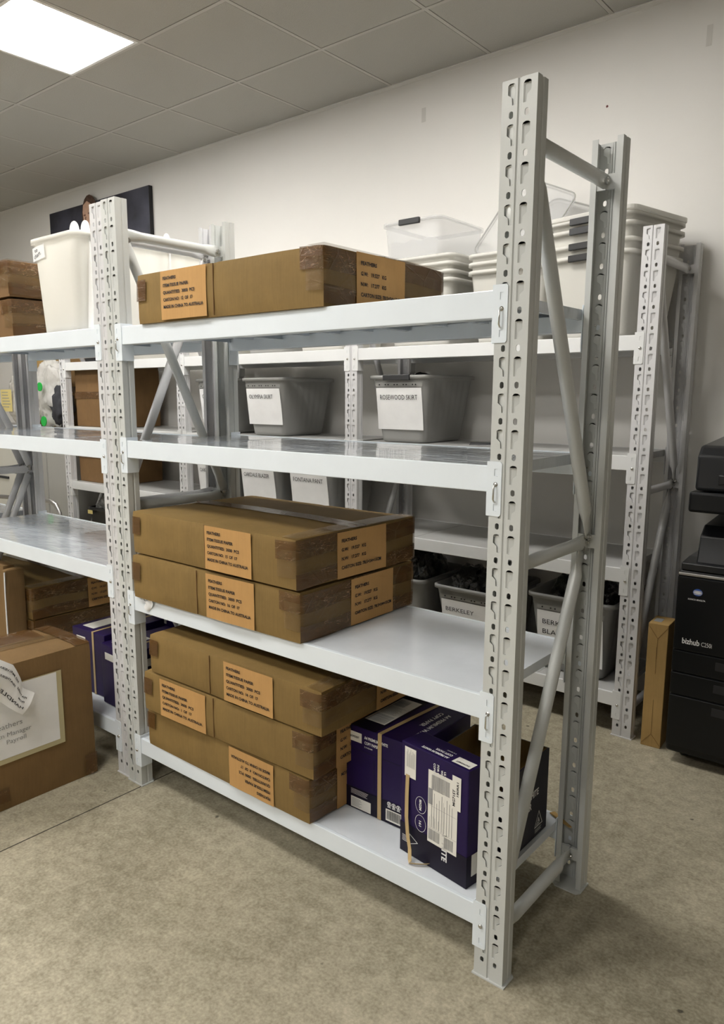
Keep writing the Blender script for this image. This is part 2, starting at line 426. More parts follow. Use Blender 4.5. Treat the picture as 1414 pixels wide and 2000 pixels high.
def deck_mesh(w, d, k):
    key = (round(w, 3), round(d, 3), k)
    if key in DK: return DK[key]
    mb = MB()
    nx, ny = 8, 8
    # slightly dished sheet, then folded edges under it
    mb.grid(lambda a, b: (a * w, b * d, -.0015 - .0012 * math.sin(PI * a) * math.sin(PI * b)), nx, ny)
    mb.grid(lambda a, b: (w - a * w, b * d, -.0035), 2, 2)
    mb.box(0, w, 0, .0015, -.012, -.0015); mb.box(0, w, d - .0015, d, -.012, -.0015)
    for x in (0, w - .0015): mb.box(x, x + .0015, 0, d, -.028, -.0015)
    for x in (.0015, w - .0105): mb.box(x, x + .009, 0.03, d - .03, -.028, -.0265)
    nr = max(2, round(w / .135))
    for i in range(1, nr): mb.box(w * i / nr - .010, w * i / nr + .010, .042, d - .042, -.024, -.0036)
    DK[key] = mb.mesh('shelf_panel', M[k]); return DK[key]
def brace(mb, a, b, r=.0165, flat=.05):
    """round tube with squashed, drilled ends (squash is across x)"""
    a, b = Vector(a), Vector(b); L_ = (b - a).length; t = (b - a) / L_
    st = [0, .018, flat, flat + .03, L_ - flat - .03, L_ - flat, L_ - .018, L_]
    rr = [(.003, .014), (.003, .021), (.006, .020), (r, r), (r, r), (.006, .020), (.003, .021), (.003, .014)]
    mb.tube([a + t * s for s in st], rr, 14)
def nut(mb, p):
    p = Vector(p)
    mb.tube([p + Vector((-.012, 0, 0)), p + Vector((.012, 0, 0))], .0045, 10)
    mb.tube([p + Vector((.004, 0, 0)), p + Vector((.010, 0, 0))], .0085, 6)
    mb.tube([p + Vector((-.010, 0, 0)), p + Vector((-.004, 0, 0))], .0085, 6)

def frame(rk, xl, D, km, flip=False):
    """one end frame: two uprights, three horizontal and two diagonal braces; xl = left edge (local)"""
    for rear in (0, 1):
        o = link('upright', up_mesh(km), rk, loc=(xl + W, 0, 0) if not rear else (xl, D, 0), rz=0 if not rear else PI)
        bp = MB(); y0, y1 = (-.004, DP + .012) if not rear else (-.004, DP + .020)
        bp.prism([(-W - .004, y0), (.006, y0), (.006, y1 - .012), (-.01, y1), (-W + .006, y1), (-W - .004, y1 - .012)], 0, .004)
        bp.tube([(-W / 2, y1 - .010, .004), (-W / 2, y1 - .010, .0048)], .005, 10)
        put('base_plate', bp, M[km], o)
        for z in (1.925, 1.02, .105):
            cl = MB(); cl.box(-W + .003, -.003, DP - .012, DP - .0035, z - .018, z + .018)
            cl.box(-W / 2 - .0025, -W / 2 + .0005, DP - .012, DP + .018, z - .018, z + .018)
            put('brace_bracket', cl, M[km], o)
    xm = xl + W / 2
    yf, yr = DP + .004, D - DP - .004
    def seg(ya, za, yb, zb, dx=0.):
        mb = MB(); brace(mb, (xm + dx, ya, za), (xm + dx, yb, zb))
        o = put('brace', mb, M[km], rk, smooth=True)
        for y_, z_ in ((ya + (.012 if yb > ya else -.012), za), (yb - (.012 if yb > ya else -.012), zb)):
            nb = MB(); nut(nb, (xm + dx, y_, z_)); put('bolt', nb, M['zinc'], o)
    seg(yf - .008, 1.925, yr + .008, 1.925)
    seg(yf - .008, 1.02, yr + .008, 1.02)
    seg(yf - .008, .105, yr + .008, .105)
    if not flip:
        seg(yf, 1.905, yr, 1.035, .008); seg(yr, 1.005, yf, .125, -.008)
    else:
        seg(yr, 1.905, yf, 1.035, .008); seg(yf, 1.005, yr, .125, -.008)

def rack(label, xr, y0, Ltot, D, zs, km, kb, kds, left=True, right=True, flipL=False, flipR=False, group=None, pins='pb', panels=4, widths=None, nm='shelving_rack'):
    """xr: right outer edge, y0: front face"""
    rk = thing(nm, label, 'shelving', (xr, y0, 0), 0, group)
    if right: frame(rk, -W, D, km, flipR)
    if left: frame(rk, -Ltot, D, km, flipL)
    xa, xb = -Ltot + W + .003, -W - .003
    for li, z in enumerate(zs):
        for rear in (0, 1):
            T = dict(loc=(xa, .001, z), rz=0) if not rear else dict(loc=(xb, D - .001, z), rz=PI)
            b = link('beam', beam_mesh(xb - xa, kb), rk, bevel=.0018, **T)
            for e in (0, 1):
                # plates: local beam frame, e=0 at its start, e=1 at its end
                c = link('connector_plate', connector_mesh(kb), b, loc=(0, 0, 0) if e == 1 else (0, 0, 0))
                if e == 1: c.location = (xb - xa, 0, 0)
                else: c.scale = (-1, 1, 1)
                kind = pins[0] if (e == 0 or li < len(zs) - 1) and not (pins == 'pb' and li == len(zs) - 1) else 'b'
                if pins == 'pb' and li == len(zs) - 1: kind = 'b'
                m = pin_mesh() if kind == 'p' else bolt_mesh()
                q = link('safety_pin' if kind == 'p' else 'bolt', m, c)
        tot = xb - xa - .006; d = D - .026
        ws = [q * tot for q in (widths or [1 / panels] * panels)]; x_ = xa + .003
        for i, w in enumerate(ws):
            link('shelf_panel', deck_mesh(w - .0012, d, kds[li]), rk, loc=(x_, .013, z - (.0005 if i % 2 else .0))); x_ += w
    return rk

FZ = [1.6238, 1.2519, .7205, .1864]
FX = 0.; FL = 1.538; FD = .505
rack('grey steel rack nearest the camera holding tissue-paper cartons and purple boxes', 0., 0., FL, FD, FZ, 'post', 'beam', ['deck', 'deck', 'deck_matte', 'deck_matte'], widths=[.2, .4, .4])
LZ = [1.629, 1.240, .790, .197]
LX = -1.5415
rack('grey steel rack joined to the left end of the nearest one, white tub on top', LX, .008, 1.534, .505, LZ, 'post_light', 'beam', ['deck', 'deck', 'deck', 'deck_matte'], flipR=True, pins='bb')
rack('far left grey steel rack of the front row, mostly out of frame', LX - 1.536, .008, 1.534, .505, LZ, 'post_light', 'beam', ['deck', 'deck', 'deck', 'deck_matte'], pins='bb')
RY = 1.515; RD = .50
RZ = [1.632, 1.168, .713, .184]
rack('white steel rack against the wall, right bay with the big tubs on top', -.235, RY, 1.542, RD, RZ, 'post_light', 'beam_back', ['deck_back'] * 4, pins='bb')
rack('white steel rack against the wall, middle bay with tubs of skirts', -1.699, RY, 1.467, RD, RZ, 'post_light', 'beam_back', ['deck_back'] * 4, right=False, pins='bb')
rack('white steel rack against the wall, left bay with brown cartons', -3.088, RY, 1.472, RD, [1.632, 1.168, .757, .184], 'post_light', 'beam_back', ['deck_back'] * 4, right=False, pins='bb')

# ------------------------------------------------------------------ room
WY = 2.07; CZ = 3.058
X0, X1, Y0 = -8.2, 3.4, -4.6
mb = MB()
mb.box(X0, X1, Y0, WY + .2, -.1, 0)
fl = struct(put('floor', mb, M['floor']))
mb = MB(); mb.box(-1.4625, -1.4585, Y0, WY, .0002, .0008)
put('floor_joint', mb, M['shadow_gap'], fl)
WALLS = {}
for n, b in (('wall_back', (X0, X1, WY, WY + .15)), ('wall_front', (X0, X1, Y0 - .15, Y0)), ('wall_left', (X0 - .15, X0, Y0, WY)), ('wall_right', (X1, X1 + .15, Y0, WY))):
    mb = MB(); mb.box(*b, 0, CZ + .05); WALLS[n] = struct(put(n, mb, M['wall'] if n == 'wall_back' else M['wall_dim']))
# ceiling tiles with real reveals; leaves openings for the lit panels
G = .608; gx0 = -1.918; gy0 = WY - .57   # grid line positions
def gl(i, base): return base + i * G
xs = [x for x in (gl(i, gx0) for i in range(-12, 12)) if X0 < x < X1]
ys = [y for y in (gl(i, gy0) for i in range(-12, 2)) if Y0 < y < WY]
XS = [X0] + xs + [X1]; YS = [Y0] + ys + [WY]
LIGHTS = []
for cx in (-4.65, -2.83, -1.01):
    for cy in (.59, -1.23, -3.05): LIGHTS.append((cx, cy))
LIGHTS += [(.81, -3.05)]  # unseen panel added behind the camera to brighten floor and beam fronts
cells = set()
for cx, cy in LIGHTS:
    i = max(k for k in range(len(XS) - 1) if XS[k] <= cx); j = max(k for k in range(len(YS) - 1) if YS[k] <= cy)
    cells.add((i, j))
mb = MB()
for i in range(len(XS) - 1):
    for j in range(len(YS) - 1):
        if (i, j) in cells: continue
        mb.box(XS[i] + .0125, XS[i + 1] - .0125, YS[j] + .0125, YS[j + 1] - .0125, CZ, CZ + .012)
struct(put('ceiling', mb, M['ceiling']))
mb = MB(); mb.box(X0 - .1, X1 + .1, Y0 - .1, WY + .1, CZ + .06, CZ + .1); struct(put('ceiling', mb, M['shadow_gap']))
mb = MB()
for x in xs: mb.box(x - .0095, x + .0095, Y0, WY, CZ - .001, CZ + .005)
for y in ys: mb.box(X0, X1, y - .0095, y + .0095, CZ - .0015, CZ + .005)
struct(put('trim_1', mb, M['tbar']))
mb = MB(); mb.box(X0, X1, WY - .010, WY, CZ - .002, CZ + .004); mb.box(X0, X1, WY - .003, WY, CZ - .018, CZ)
struct(put('trim_2', mb, M['wall']))
for n, (i, j) in enumerate(sorted(cells)):
    cx, cy = (XS[i] + XS[i + 1]) / 2, (YS[j] + YS[j + 1]) / 2
    seen = abs(cx + 2.83) < .2 and cy > 0
    t = thing('ceiling_light', 'square lit panel set in the tiled ceiling at upper left' if seen else 'unseen square lit ceiling panel beyond the edges of the view', 'ceiling light', (cx, cy, CZ), group=None if seen else 'ceiling panels out of view')
    h = G / 2 - .008
    mb = MB()
    for a, b, c, d in ((-h, h, -h, -h + .016), (-h, h, h - .016, h), (-h, -h + .016, -h + .016, h - .016), (h - .016, h, -h + .016, h - .016)): mb.box(a, b, c, d, -.003, .02)
    mb.box(-h, h, -h, h, .02, .024)
    put('frame', mb, M['foam_white'], t)
    mb = MB(); mb.box(-h + .016, h - .016, -h + .016, h - .016, .001, .006)
    put('diffuser', mb, M['diffuser'], t)
# wall marks
M['stain'] = plain('dark_red_spot', (.12, .01, .01), .5)
M['patch'] = plain('filled_plaster_patch', (.66, .645, .61), .8)
mb = MB(); mb.prism([(-.705 + .006 * math.cos(k) * random.uniform(.7, 1.1), 2.683 + .006 * math.sin(k) * random.uniform(.7, 1.1)) for k in [2 * PI * i / 12 for i in range(12)]], WY - .0015, WY, axis='y'); put('stain', mb, M['stain'], WALLS['wall_back'])
mb = MB(); mb.box(-.300, -.278, WY - .0012, WY, 2.82, 2.90); put('filler_patch', mb, M['patch'], WALLS['wall_back'])
mb = MB(); mb.box(-1.715, -1.690, WY - .0012, WY, 2.83, 2.90); put('filler_patch', mb, M['patch'], WALLS['wall_back'])

# ------------------------------------------------------------------ cartons
def carton_body(w, d, h, seed=0, bulge=.004, crease=(), nx=32, ny=20, nz=8, sag=0.):
    """closed corrugated box, origin at front right bottom corner: x -w..0, y 0..d"""
    bm = bmesh.new()
    rnd = random.Random(seed); off = Vector((rnd.uniform(0, 50), rnd.uniform(0, 50), rnd.uniform(0, 50)))
    idx = {}
    def V(i, j, k):
        if (i, j, k) in idx: return idx[(i, j, k)]
        x, y, z = i / nx, j / ny, k / nz
        p = Vector((-w + x * w, y * d, z * h))
        sx, sy, sz = math.sin(PI * x), math.sin(PI * y), math.sin(PI * z)
        n_ = noise.noise(p * 5 + off)
        dx = dy = dz = 0
        if i in (0, nx): dx = (1 if i else -1) * (bulge * sy * sz + .0012 * n_)
        if j in (0, ny): dy = (1 if j else -1) * (bulge * sx * sz + .0012 * n_)
        if k == nz: dz = bulge * 1.5 * sx * sy + .0015 * n_ - sag * sx * sy * (1 if True else 0)
        cr = 0
        for c in crease:
            if abs(-w + x * w - c) < w / nx * .5 and j in (0, ny): dy += (.0016 if j == 0 else -.0016)
            if abs(-w + x * w - c) < w / nx * .5 and k == nz: dz -= .001
        # soft corners
        e = (i in (0, nx)) + (j in (0, ny)) + (k in (0, nz))
        if e >= 2:
            c = Vector((-w / 2, d / 2, h / 2)); q = p - c
            p = p - Vector((math.copysign(.0022, q.x) if i in (0, nx) else 0, math.copysign(.0022, q.y) if j in (0, ny) else 0, math.copysign(.0022, q.z) if k in (0, nz) else 0)) * (1 if e == 2 else 1.5)
            if k == 0: p.z = 0
        v = bm.verts.new(p + Vector((dx, dy, dz))); idx[(i, j, k)] = v; return v
    def F(*q):
        f = bm.faces.new([V(*a) for a in q]); f.smooth = True
    for i in range(nx):
        for j in range(ny):
            F((i, j, nz), (i + 1, j, nz), (i + 1, j + 1, nz), (i, j + 1, nz)); F((i, j, 0), (i, j + 1, 0), (i + 1, j + 1, 0), (i + 1, j, 0))
    for i in range(nx):
        for k in range(nz):
            F((i, 0, k), (i + 1, 0, k), (i + 1, 0, k + 1), (i, 0, k + 1)); F((i, ny, k), (i, ny, k + 1), (i + 1, ny, k + 1), (i + 1, ny, k))
    for j in range(ny):
        for k in range(nz):
            F((nx, j, k), (nx, j + 1, k), (nx, j + 1, k + 1), (nx, j, k + 1)); F((0, j, k), (0, j, k + 1), (0, j + 1, k + 1), (0, j + 1, k))
    for e in bm.edges:
        if len(e.link_faces) == 2 and e.link_faces[0].normal.length >= 0:
            e.link_faces[0].normal_update(); e.link_faces[1].normal_update()
            if e.calc_face_angle(0) > .7: e.smooth = True
    me = bpy.data.meshes.new('body'); bm.to_mesh(me); bm.free(); me.set_sharp_from_angle(angle=.45); return me

def carton(no, x, y, z, yaw, h=.15, w=.785, d=.54, fl=None, sl=None, up_down=False, seed=1, label='', crease=None, top=True, group='cartons of tissue paper', low_tape=True, mat='card', slab_from_left=None, sideflip=False, sagg=0., name='carton'):
    t = thing(name, label, 'cardboard box', (x, y, z), yaw, group)
    cr = crease if crease is not None else (-w * .56,)
    me = carton_body(w, d, h, seed, crease=cr, sag=sagg); me.materials.append(M[mat]); link('body', me, t)
    rnd = random.Random(seed)
    Ff = lambda u, v, o=.0052: (u, -o - .0005, v)
    Fs = lambda u, v, o=.0052: (o + .0005, u, v)
    # crease lines
    if cr:
        mb = MB()
        for c in cr: mb.box(c - .0009, c + .0009, -.0049, -.0012, .004, h - .004)
        put('fold_line', mb, M['card_dark'], t)
    # tapes on the right end: two bands, wrapping to the front
    def band(v0, v1, u_front, u_back, mt='tape', seed2=0):
        mb = MB(); rr = random.Random(seed + seed2)
        def P(a, b):
            s_ = a * (u_front + d + u_back); z_ = v0 + (v1 - v0) * b + .004 * math.sin(a * 9 + seed) 
            wob = .0006 * noise.noise(Vector((s_ * 30, b * 8, seed)))
            if s_ < u_front: q = (-(u_front - s_), -.0066 - wob, z_)
            elif s_ < u_front + d: q = (.0066 + wob, s_ - u_front, z_)
            else: q = (-(s_ - u_front - d), d + .0066, z_)
            x_, y_, z2 = q
            if x_ > 0 and y_ < .006: x_ = .002 + y_ * .7; y_ = max(y_ - .002, -.004)
            return (x_, y_, z2)
        mb.grid(P, 60, 4)
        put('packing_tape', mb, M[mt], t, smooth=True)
    band(h * .60, h * 1.0 - .004, .075, .05)
    if low_tape: band(h * .03, h * .34, .0, .03, seed2=3)
    band(h * .25, h * .8, .05 + .03 * rnd.random(), .05, 'tape_clear', 5)
    # left end patch on the front
    mb = MB(); a = rnd.uniform(.45, .62)
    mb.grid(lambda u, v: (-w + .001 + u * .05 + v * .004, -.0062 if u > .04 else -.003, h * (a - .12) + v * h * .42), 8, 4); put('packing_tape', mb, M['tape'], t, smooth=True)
    # band along the top centre seam and over both ends
    if top:
        mb = MB(); mb.grid(lambda u, v: (-w + u * w, d * .44 + v * .065 + .002 * math.sin(u * 20), h + .0068 * math.sin(PI * min(max(u, 0), 1)) ** .4 * 1.15 + .0010 - sagg * math.sin(PI * u)), 60, 4)
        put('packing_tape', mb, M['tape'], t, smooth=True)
        mb = MB(); mb.box(-w + .01, -.01, d * .49, d * .4925, h + .001, h + .0045 if not sagg else h + .001)
        put('flap_seam', mb, M['card_dark'], t)
        mb = MB(); mb.grid(lambda u, v: (-.055 + u * .057, d * v, h + .0030 + .004 * math.sin(PI * v) * (1 - u)), 4, 24)
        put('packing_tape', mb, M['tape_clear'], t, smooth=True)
    # stickers with lettering
    def lines(F, u0, w_, rows, v_top, size, flip):
        mb = MB()
        for k, (s_, wd) in enumerate(rows):
            v = v_top - k * size * 1.62
            if flip:
                text(mb, s_, F, u0 + w_, v, size, wd, bold=.03, rot=PI)
            else: text(mb, s_, F, u0, v, size, wd, bold=.03)
        return mb
    if fl:
        u0, u1 = fl
        mb = MB(); slab(mb, lambda u, v: Ff(u, v, .0056 + .0005 * math.sin(u * 60 + v * 40)), u0, u1, .004, h - .004, nu=14, nv=8)
        st = put('label_sticker', mb, M['orange'], t, smooth=True)
        sc = (u1 - u0) / .2146
        rows = [('FEATHERS', .064 * sc), ('ITEM:TISSUE PAPER', .122 * sc), ('QUANTITIES:  3000  PCS', .150 * sc), ('CARTON NO:  %d  OF  17' % no, .140 * sc), ('MADE IN CHINA TO AUSTRALIA', .188 * sc)]
        F2 = lambda u, v: Ff(u, v, .0072)
        if not up_down: mb = lines(F2, u0 + .013, 0, rows, h * .80, .0128, False)
        else:
            mb = MB()
            for k, (s_, wd) in enumerate(rows): text(mb, s_, F2, u1 - .013, h * .20 + k * .0208, .0128, wd, bold=.03, rot=PI)
        put('lettering', mb, M['black'], st)
    if sl:
        u0, u1 = sl
        mb = MB(); slab(mb, lambda u, v: Fs(u, v, .0074 + .0005 * math.sin(u * 50 + v * 30)), u0, u1, .003, h - .003, nu=14, nv=8)
        st = put('label_sticker', mb, M['orange'], t, smooth=True)
        rows = [('FEATHERS', .068), ('G.W:   19.527   KG', .110), ('N.W:   17.277   KG', .110), ('CARTON SIZE: 78.5×54×15CM', .182)]
        mb = MB(); F2 = lambda u, v: Fs(u, v, .0092)
        for k, (s_, wd) in enumerate(rows):
            if not sideflip: text(mb, s_, F2, u0 + .016, h * .77 - k * .0265, .0135, wd, bold=.03)
            else: text(mb, s_, F2, u1 - .016, h * .23 + k * .0265, .0135, wd, bold=.03, rot=PI)
        put('lettering', mb, M['black'], st)
    return t

g3 = 'cartons on the third shelf of the nearest rack'
g4 = 'cartons stacked on the bottom shelf of the nearest rack'
carton(16, -.647, -.0104, FZ[2], .008, fl=(-.392, -.178), sl=(.212, .422), seed=3, label='brown carton number 16, lower of the two on the third shelf', group=g3, h=.148, top=False)
c15 = carton(15, -.652, -.020, FZ[2] + .1535, -.020, fl=(-.388, -.176), sl=(.160, .385), seed=5, label='brown carton number 15, upper of the two on the third shelf', group=g3, crease=(-.392,), h=.143)
carton(4, -.617, -.011, FZ[3], -.010, fl=(-.342, -.142), sl=(.11, .325), seed=8, up_down=True, sideflip=True, label='brown carton at the bottom of the stack of three, its label upside down', group=g4, h=.139, top=False, crease=())
carton(1, -.597, -.015, FZ[3] + .1445, .012, fl=(-.688, -.455), sl=(.09, .30), seed=12, label='brown carton number 1, middle of the stack of three on bottom shelf', group=g4, h=.138, top=False, crease=(-.42,))
carton(14, -.559, -.022, FZ[3] + .288, .0, fl=(-.398, -.184), sl=(.235, .45), seed=17, label='brown carton number 14, top of the stack of three on bottom shelf', group=g4, h=.133, crease=(-.468,), low_tape=False)
carton(12, -.556, -.010, FZ[0], .003, fl=(-.655, -.443), sl=(.12, .335), seed=21, label='brown carton number 12 lying on the top shelf of the nearest rack', group=None, crease=(-.415,))
# torn paper scrap on the third beam
mb = MB(); mb.grid(lambda a, b: (-1.395 + .05 * a + .012 * math.sin(b * 3), -.003 - .010 * a * (1 - b) - .003 * math.sin(a * 7), FZ[2] + .002 - .034 * b - .012 * math.sin(a * 4)), 8, 6)
tag(put('paper_scrap', mb, M['paper'], smooth=True), 'torn white paper scrap stuck on the beam under the cartons', 'paper')

# left rack: cartons on top, dark carton and boxes at the bottom
gL = 'cartons at the left end of the left rack top shelf'
carton(9, -2.203, .01, LZ[0], .02, fl=None, sl=(.30, .51), seed=31, label='brown taped carton beside the white tub, lower of the two', group=gL, mat='card_dark', top=False, h=.143)
carton(10, -2.196, .0, LZ[0] + .150, -.02, fl=None, sl=(.36, .52), seed=33, label='brown taped carton beside the white tub, upper of the two', group=gL, mat='card_dark', h=.135)
carton(11, -2.39, .10, .415, .0, fl=None, sl=(.27, .48), seed=37, label='shaded brown carton low in the left rack, above the purple boxes', group=None, mat='card', h=.145)
carton(8, -2.39, .10, LZ[3], .02, fl=None, sl=None, seed=38, label='shaded brown carton at the very bottom of the left rack', group=None, mat='card', h=.215, top=False)

# ------------------------------------------------------------------ purple copy-paper boxes
def rrect(w, d, r, n=4):
    pts = []
    for cx, cy, a0 in ((w - r, d - r, 0), (r, d - r, PI / 2), (r, r, PI), (w - r, r, 1.5 * PI)):
        for k in range(n + 1):
            a = a0 + PI / 2 * k / n; pts.append((cx + r * math.cos(a), cy + r * math.sin(a)))
    return pts
def box_body(w, d, h, mats=('purple', 'purple_dark'), dark=True):
    mb = MB(); mb.box(0, w, 0, d, 0, h)
    return mb
def small_print(mb, F, u0, u1, v1, n, dv, mi=0, ragged=.3, hh=.0012, rot=False):
    rnd = random.Random(n)
    for k in range(n):
        e = u1 - (u1 - u0) * ragged * rnd.random()
        if rot: rect(mb, lambda a, b: F(b, a), u0, e, v1 - k * dv - hh, v1 - k * dv, mi)
        else: rect(mb, F, u0, e, v1 - k * dv - hh, v1 - k * dv, mi)
def barcode(mb, F, u0, u1, v0, v1, vert=True, seed=1, mi=0):
    rnd = random.Random(seed); u = u0
    while u < u1:
        w = rnd.choice((.0006, .001, .0016)); 
        if vert: rect(mb, F, u, min(u + w, u1), v0, v1, mi)
        else: rect(mb, lambda a, b: F(b, a), u, min(u + w, u1), v0, v1, mi)
        u += w + rnd.choice((.0007, .0012))
# box A, strapped
A = thing('copy_paper_box', 'closed purple box of copy paper with a tan strap, beside the cartons', 'paper box', (-.609, .142, FZ[3]), .0, 'purple copy-paper boxes on the nearest rack')
aw, ad, ah = .246, .300, .262
mb = MB(); mb.box(0, aw, 0, ad, 0, ah); put('body', mb, M['purple'], A, bevel=.003)
mb = MB(); mb.box(-.0006, aw + .0006, -.0008, ad + .0006, .0, .066); put('printed_band', mb, M['purple_dark'], A)
mb = MB(); mb.box(-.0003, aw * .44, .0, ad, ah + .0002, ah + .0006); put('printed_band', mb, M['purple_dark'], A)
mb = MB(); mb.box(.008, aw, -.0011, -.0006, .068, .0688); mb.box(.008, aw, -.0011, -.0006, .190, .1906); mb.box(.105, .1058, -.0011, -.0006, .08, .175); put('fold_line', mb, M['black'], A)
FA = lambda u, v: (u, -.0016, v)
mb = MB(); rect(mb, FA, .004, .060, .214, .244); st = put('brand_sticker', mb, M['sticker_white'], A)
mb = MB(); text(mb, 'SNOWDRIFT', lambda u, v: (u, -.0019, v), .032, .2255, .009, .038, bold=.03, align='c'); put('lettering', mb, M['black'], st)
mb = MB(); text(mb, 'A4 PREMIUM WHITE', FA, .070, .232, .0125, .085, bold=.03); text(mb, 'COPY PAPER', FA, .070, .216, .0125, .052, bold=.03); text(mb, '5 X REAMS', FA, .070, .205, .006, .03)
small_print(mb, FA, .02, .10, .062, 5, .0035, hh=.0009)
put('lettering', mb, M['white_ink'], A)
mb = MB()
# recycling style rosettes
for k in range(5):
    cx = .162 + k * .0165
    for j in range(16):
        a = 2 * PI * j / 16; b = 2 * PI * (j + 1) / 16
        mb.add([FA(cx + .0072 * math.cos(a), .061 + .0072 * math.sin(a)), FA(cx + .0072 * math.cos(b), .061 + .0072 * math.sin(b)), FA(cx + .0052 * math.cos(b), .061 + .0052 * math.sin(b)), FA(cx + .0052 * math.cos(a), .061 + .0052 * math.sin(a))], [(0, 1, 2, 3)])
    rect(mb, FA, cx - .002, cx + .002, .057, .065); rect(mb, FA, cx - .006, cx + .006, .050, .0525)
FT = lambda u, v: (u, v, ah + .0012)
put('lettering', mb, M['white_ink'], A)
mb = MB(); text(mb, 'A4 PREMIUM WHITE', lambda u, v: FT(u, v), .205, .235, .020, .19, bold=.03, rot=-PI / 2); text(mb, 'COPY PAPER', lambda u, v: FT(u, v), .178, .235, .020, .115, bold=.03, rot=-PI / 2)
put('lettering', mb, M['white_ink'], A)
mb = MB(); rect(mb, FA, .020, .095, .004, .038); st = put('notice_sticker', mb, M['sticker_white'], A)
mb = MB(); small_print(mb, lambda u, v: (u, -.0019, v), .024, .062, .034, 9, .0030); put('small_print', mb, M['grey_ink'], st)
mb = MB(); rect(mb, FA, .150, .218, .008, .044); st = put('barcode_sticker', mb, M['sticker_white'], A)
mb = MB(); barcode(mb, lambda u, v: (u, -.0019, v), .154, .214, .013, .041); put('barcode', mb, M['black'], st)
mb = MB(); rect(mb, FT, .025, .100, .055, .250); st = put('shipping_label', mb, M['sticker_white'], A)
mb = MB(); F3 = lambda u, v: (u, v, ah + .0015)
barcode(mb, F3, .060, .115, .030, .095, vert=False, seed=4); barcode(mb, F3, .19, .235, .030, .07, vert=False, seed=9); small_print(mb, F3, .03, .09, .18, 14, .0042, mi=0); put('small_print', mb, M['grey_ink'], st)
mb = MB(); sw = .0135; sx = .120
pth = [(-.0018, 0), (-.0022, ah * .5), (-.002, ah), (.0, ah + .0026), (ad * .5, ah + .003), (ad, ah + .002), (ad + .002, ah * .5), (ad + .002, 0)]
for (y0, z0), (y1, z1) in zip(pth, pth[1:]):
    k0 = .018 * (y0 / ad if y0 > 0 else 0); k1 = .018 * (y1 / ad if y1 > 0 else 0)
    mb.add([(sx + k0, y0, z0), (sx + sw + k0, y0, z0), (sx + sw + k1, y1, z1), (sx + k1, y1, z1)], [(0, 1, 2, 3)])
    mb.add([(sx + k0, y0 - .0006, z0 + .0004), (sx + sw + k0, y0 - .0006, z0 + .0004), (sx + sw + k1, y1 - .0006, z1 + .0004), (sx + k1, y1 - .0006, z1 + .0004)], [(0, 1, 2, 3)])
put('strap', mb, M['strap'], A)

# box B: tall narrow carton standing in front, box C: open carton behind it
byaw = -.143
B = thing('copy_paper_box', 'purple copy-paper box standing on end in front with a shipping label', 'paper box', (-.352, .0655, FZ[3]), byaw, 'purple copy-paper boxes on the nearest rack')
bw, bd, bh = .228, .082, .315
mb = MB(); mb.box(0, bw, 0, bd, 0, bh); put('body', mb, M['purple'], B, bevel=.003)
mb = MB(); mb.box(-.0006, bw + .0006, -.0008, bd, 0, .085); put('printed_band', mb, M['purple_dark'], B)
FB = lambda u, v, o=.0014: (u, -o, v)
mb = MB()
FBt = lambda u, v: (u, v, bh + .0012)
text(mb, 'A4 PREMIUM WHITE', FBt, .150, .018, .0125, .088, bold=.03, rot=PI); text(mb, 'COPY PAPER', FBt, .150, .034, .0125, .055, bold=.03, rot=PI); text(mb, '5 X REAMS', FBt, .150, .047, .006, .03, rot=PI)
put('lettering', mb, M['white_ink'], B)
mb = MB()
for k, (s_, wd) in enumerate((('FOR USE IN', .05), ('COPIERS &', .045), ('ULTRA HIGH', .055), ('WHITENESS', .05))):
    text(mb, s_, FB, (.127, .115, .150, .140)[k], .285 + (.010 if k < 2 else .0), .009, wd, bold=.03, rot=-PI / 2)
put('lettering', mb, M['white_ink'], B)
mb = MB(); text(mb, 'WHITE', FB, .148, .115, .024, .075, bold=.03, rot=-PI / 2)
put('lettering', mb, M['white_ink'], B)
mb = MB(); small_print(mb, lambda u, v: FB(u, v), .008, .034, .05, 5, .004, hh=.0012)
put('lettering', mb, M['white_ink'], B)
for cx, cz, rr, wd in ((.073, .160, .0235, .03), (.073, .108, .0235, .018)):
    mb = MB()
    for j in range(24):
        a = 2 * PI * j / 24; b = 2 * PI * (j + 1) / 24
        mb.add([FB(cx + .019 * math.cos(a), cz + rr * math.sin(a)), FB(cx + .019 * math.cos(b), cz + rr * math.sin(b)), FB(cx + .018 * math.cos(b), cz + (rr - .001) * math.sin(b)), FB(cx + .018 * math.cos(a), cz + (rr - .001) * math.sin(a))], [(0, 1, 2, 3)])
    text(mb, '80GSM' if cz > .15 else '161', FB, .068, cz + wd / 2, .011, wd, bold=.03, rot=-PI / 2)
    put('roundel', mb, M['white_ink'], B)
mb = MB()
# recycling triangle outline
tri = [(.030, .036), (.058, .030), (.058, .064)]
tri = [(.052, .022), (.066, .050), (.030, .050)]
def outline(mb, pts, F, w):
    cx = sum(p[0] for p in pts) / len(pts); cy = sum(p[1] for p in pts) / len(pts)
    inn = [(cx + (a - cx) * (1 - w), cy + (b - cy) * (1 - w)) for a, b in pts]; n = len(pts)
    for i in range(n):
        j = (i + 1) % n; mb.add([F(*pts[i]), F(*pts[j]), F(*inn[j]), F(*inn[i])], [(0, 1, 2, 3)])
outline(mb, [(.034, .030), (.034, .062), (.066, .046)], FB, .18)
put('recycling_mark', mb, M['white_ink'], B)
mb = MB(); rect(mb, FBt, .165, .222, .008, .040); st = put('brand_sticker', mb, M['sticker_white'], B)
mb = MB(); text(mb, 'SNOWDRIFT', lambda u, v: (u, v, bh + .0016), .215, .021, .009, .042, bold=.03, rot=PI); put('lettering', mb, M['black'], st)
mb = MB(); rect(mb, FB, .014, .054, .222, .305); st = put('notice_sticker', mb, M['sticker_white'], B)
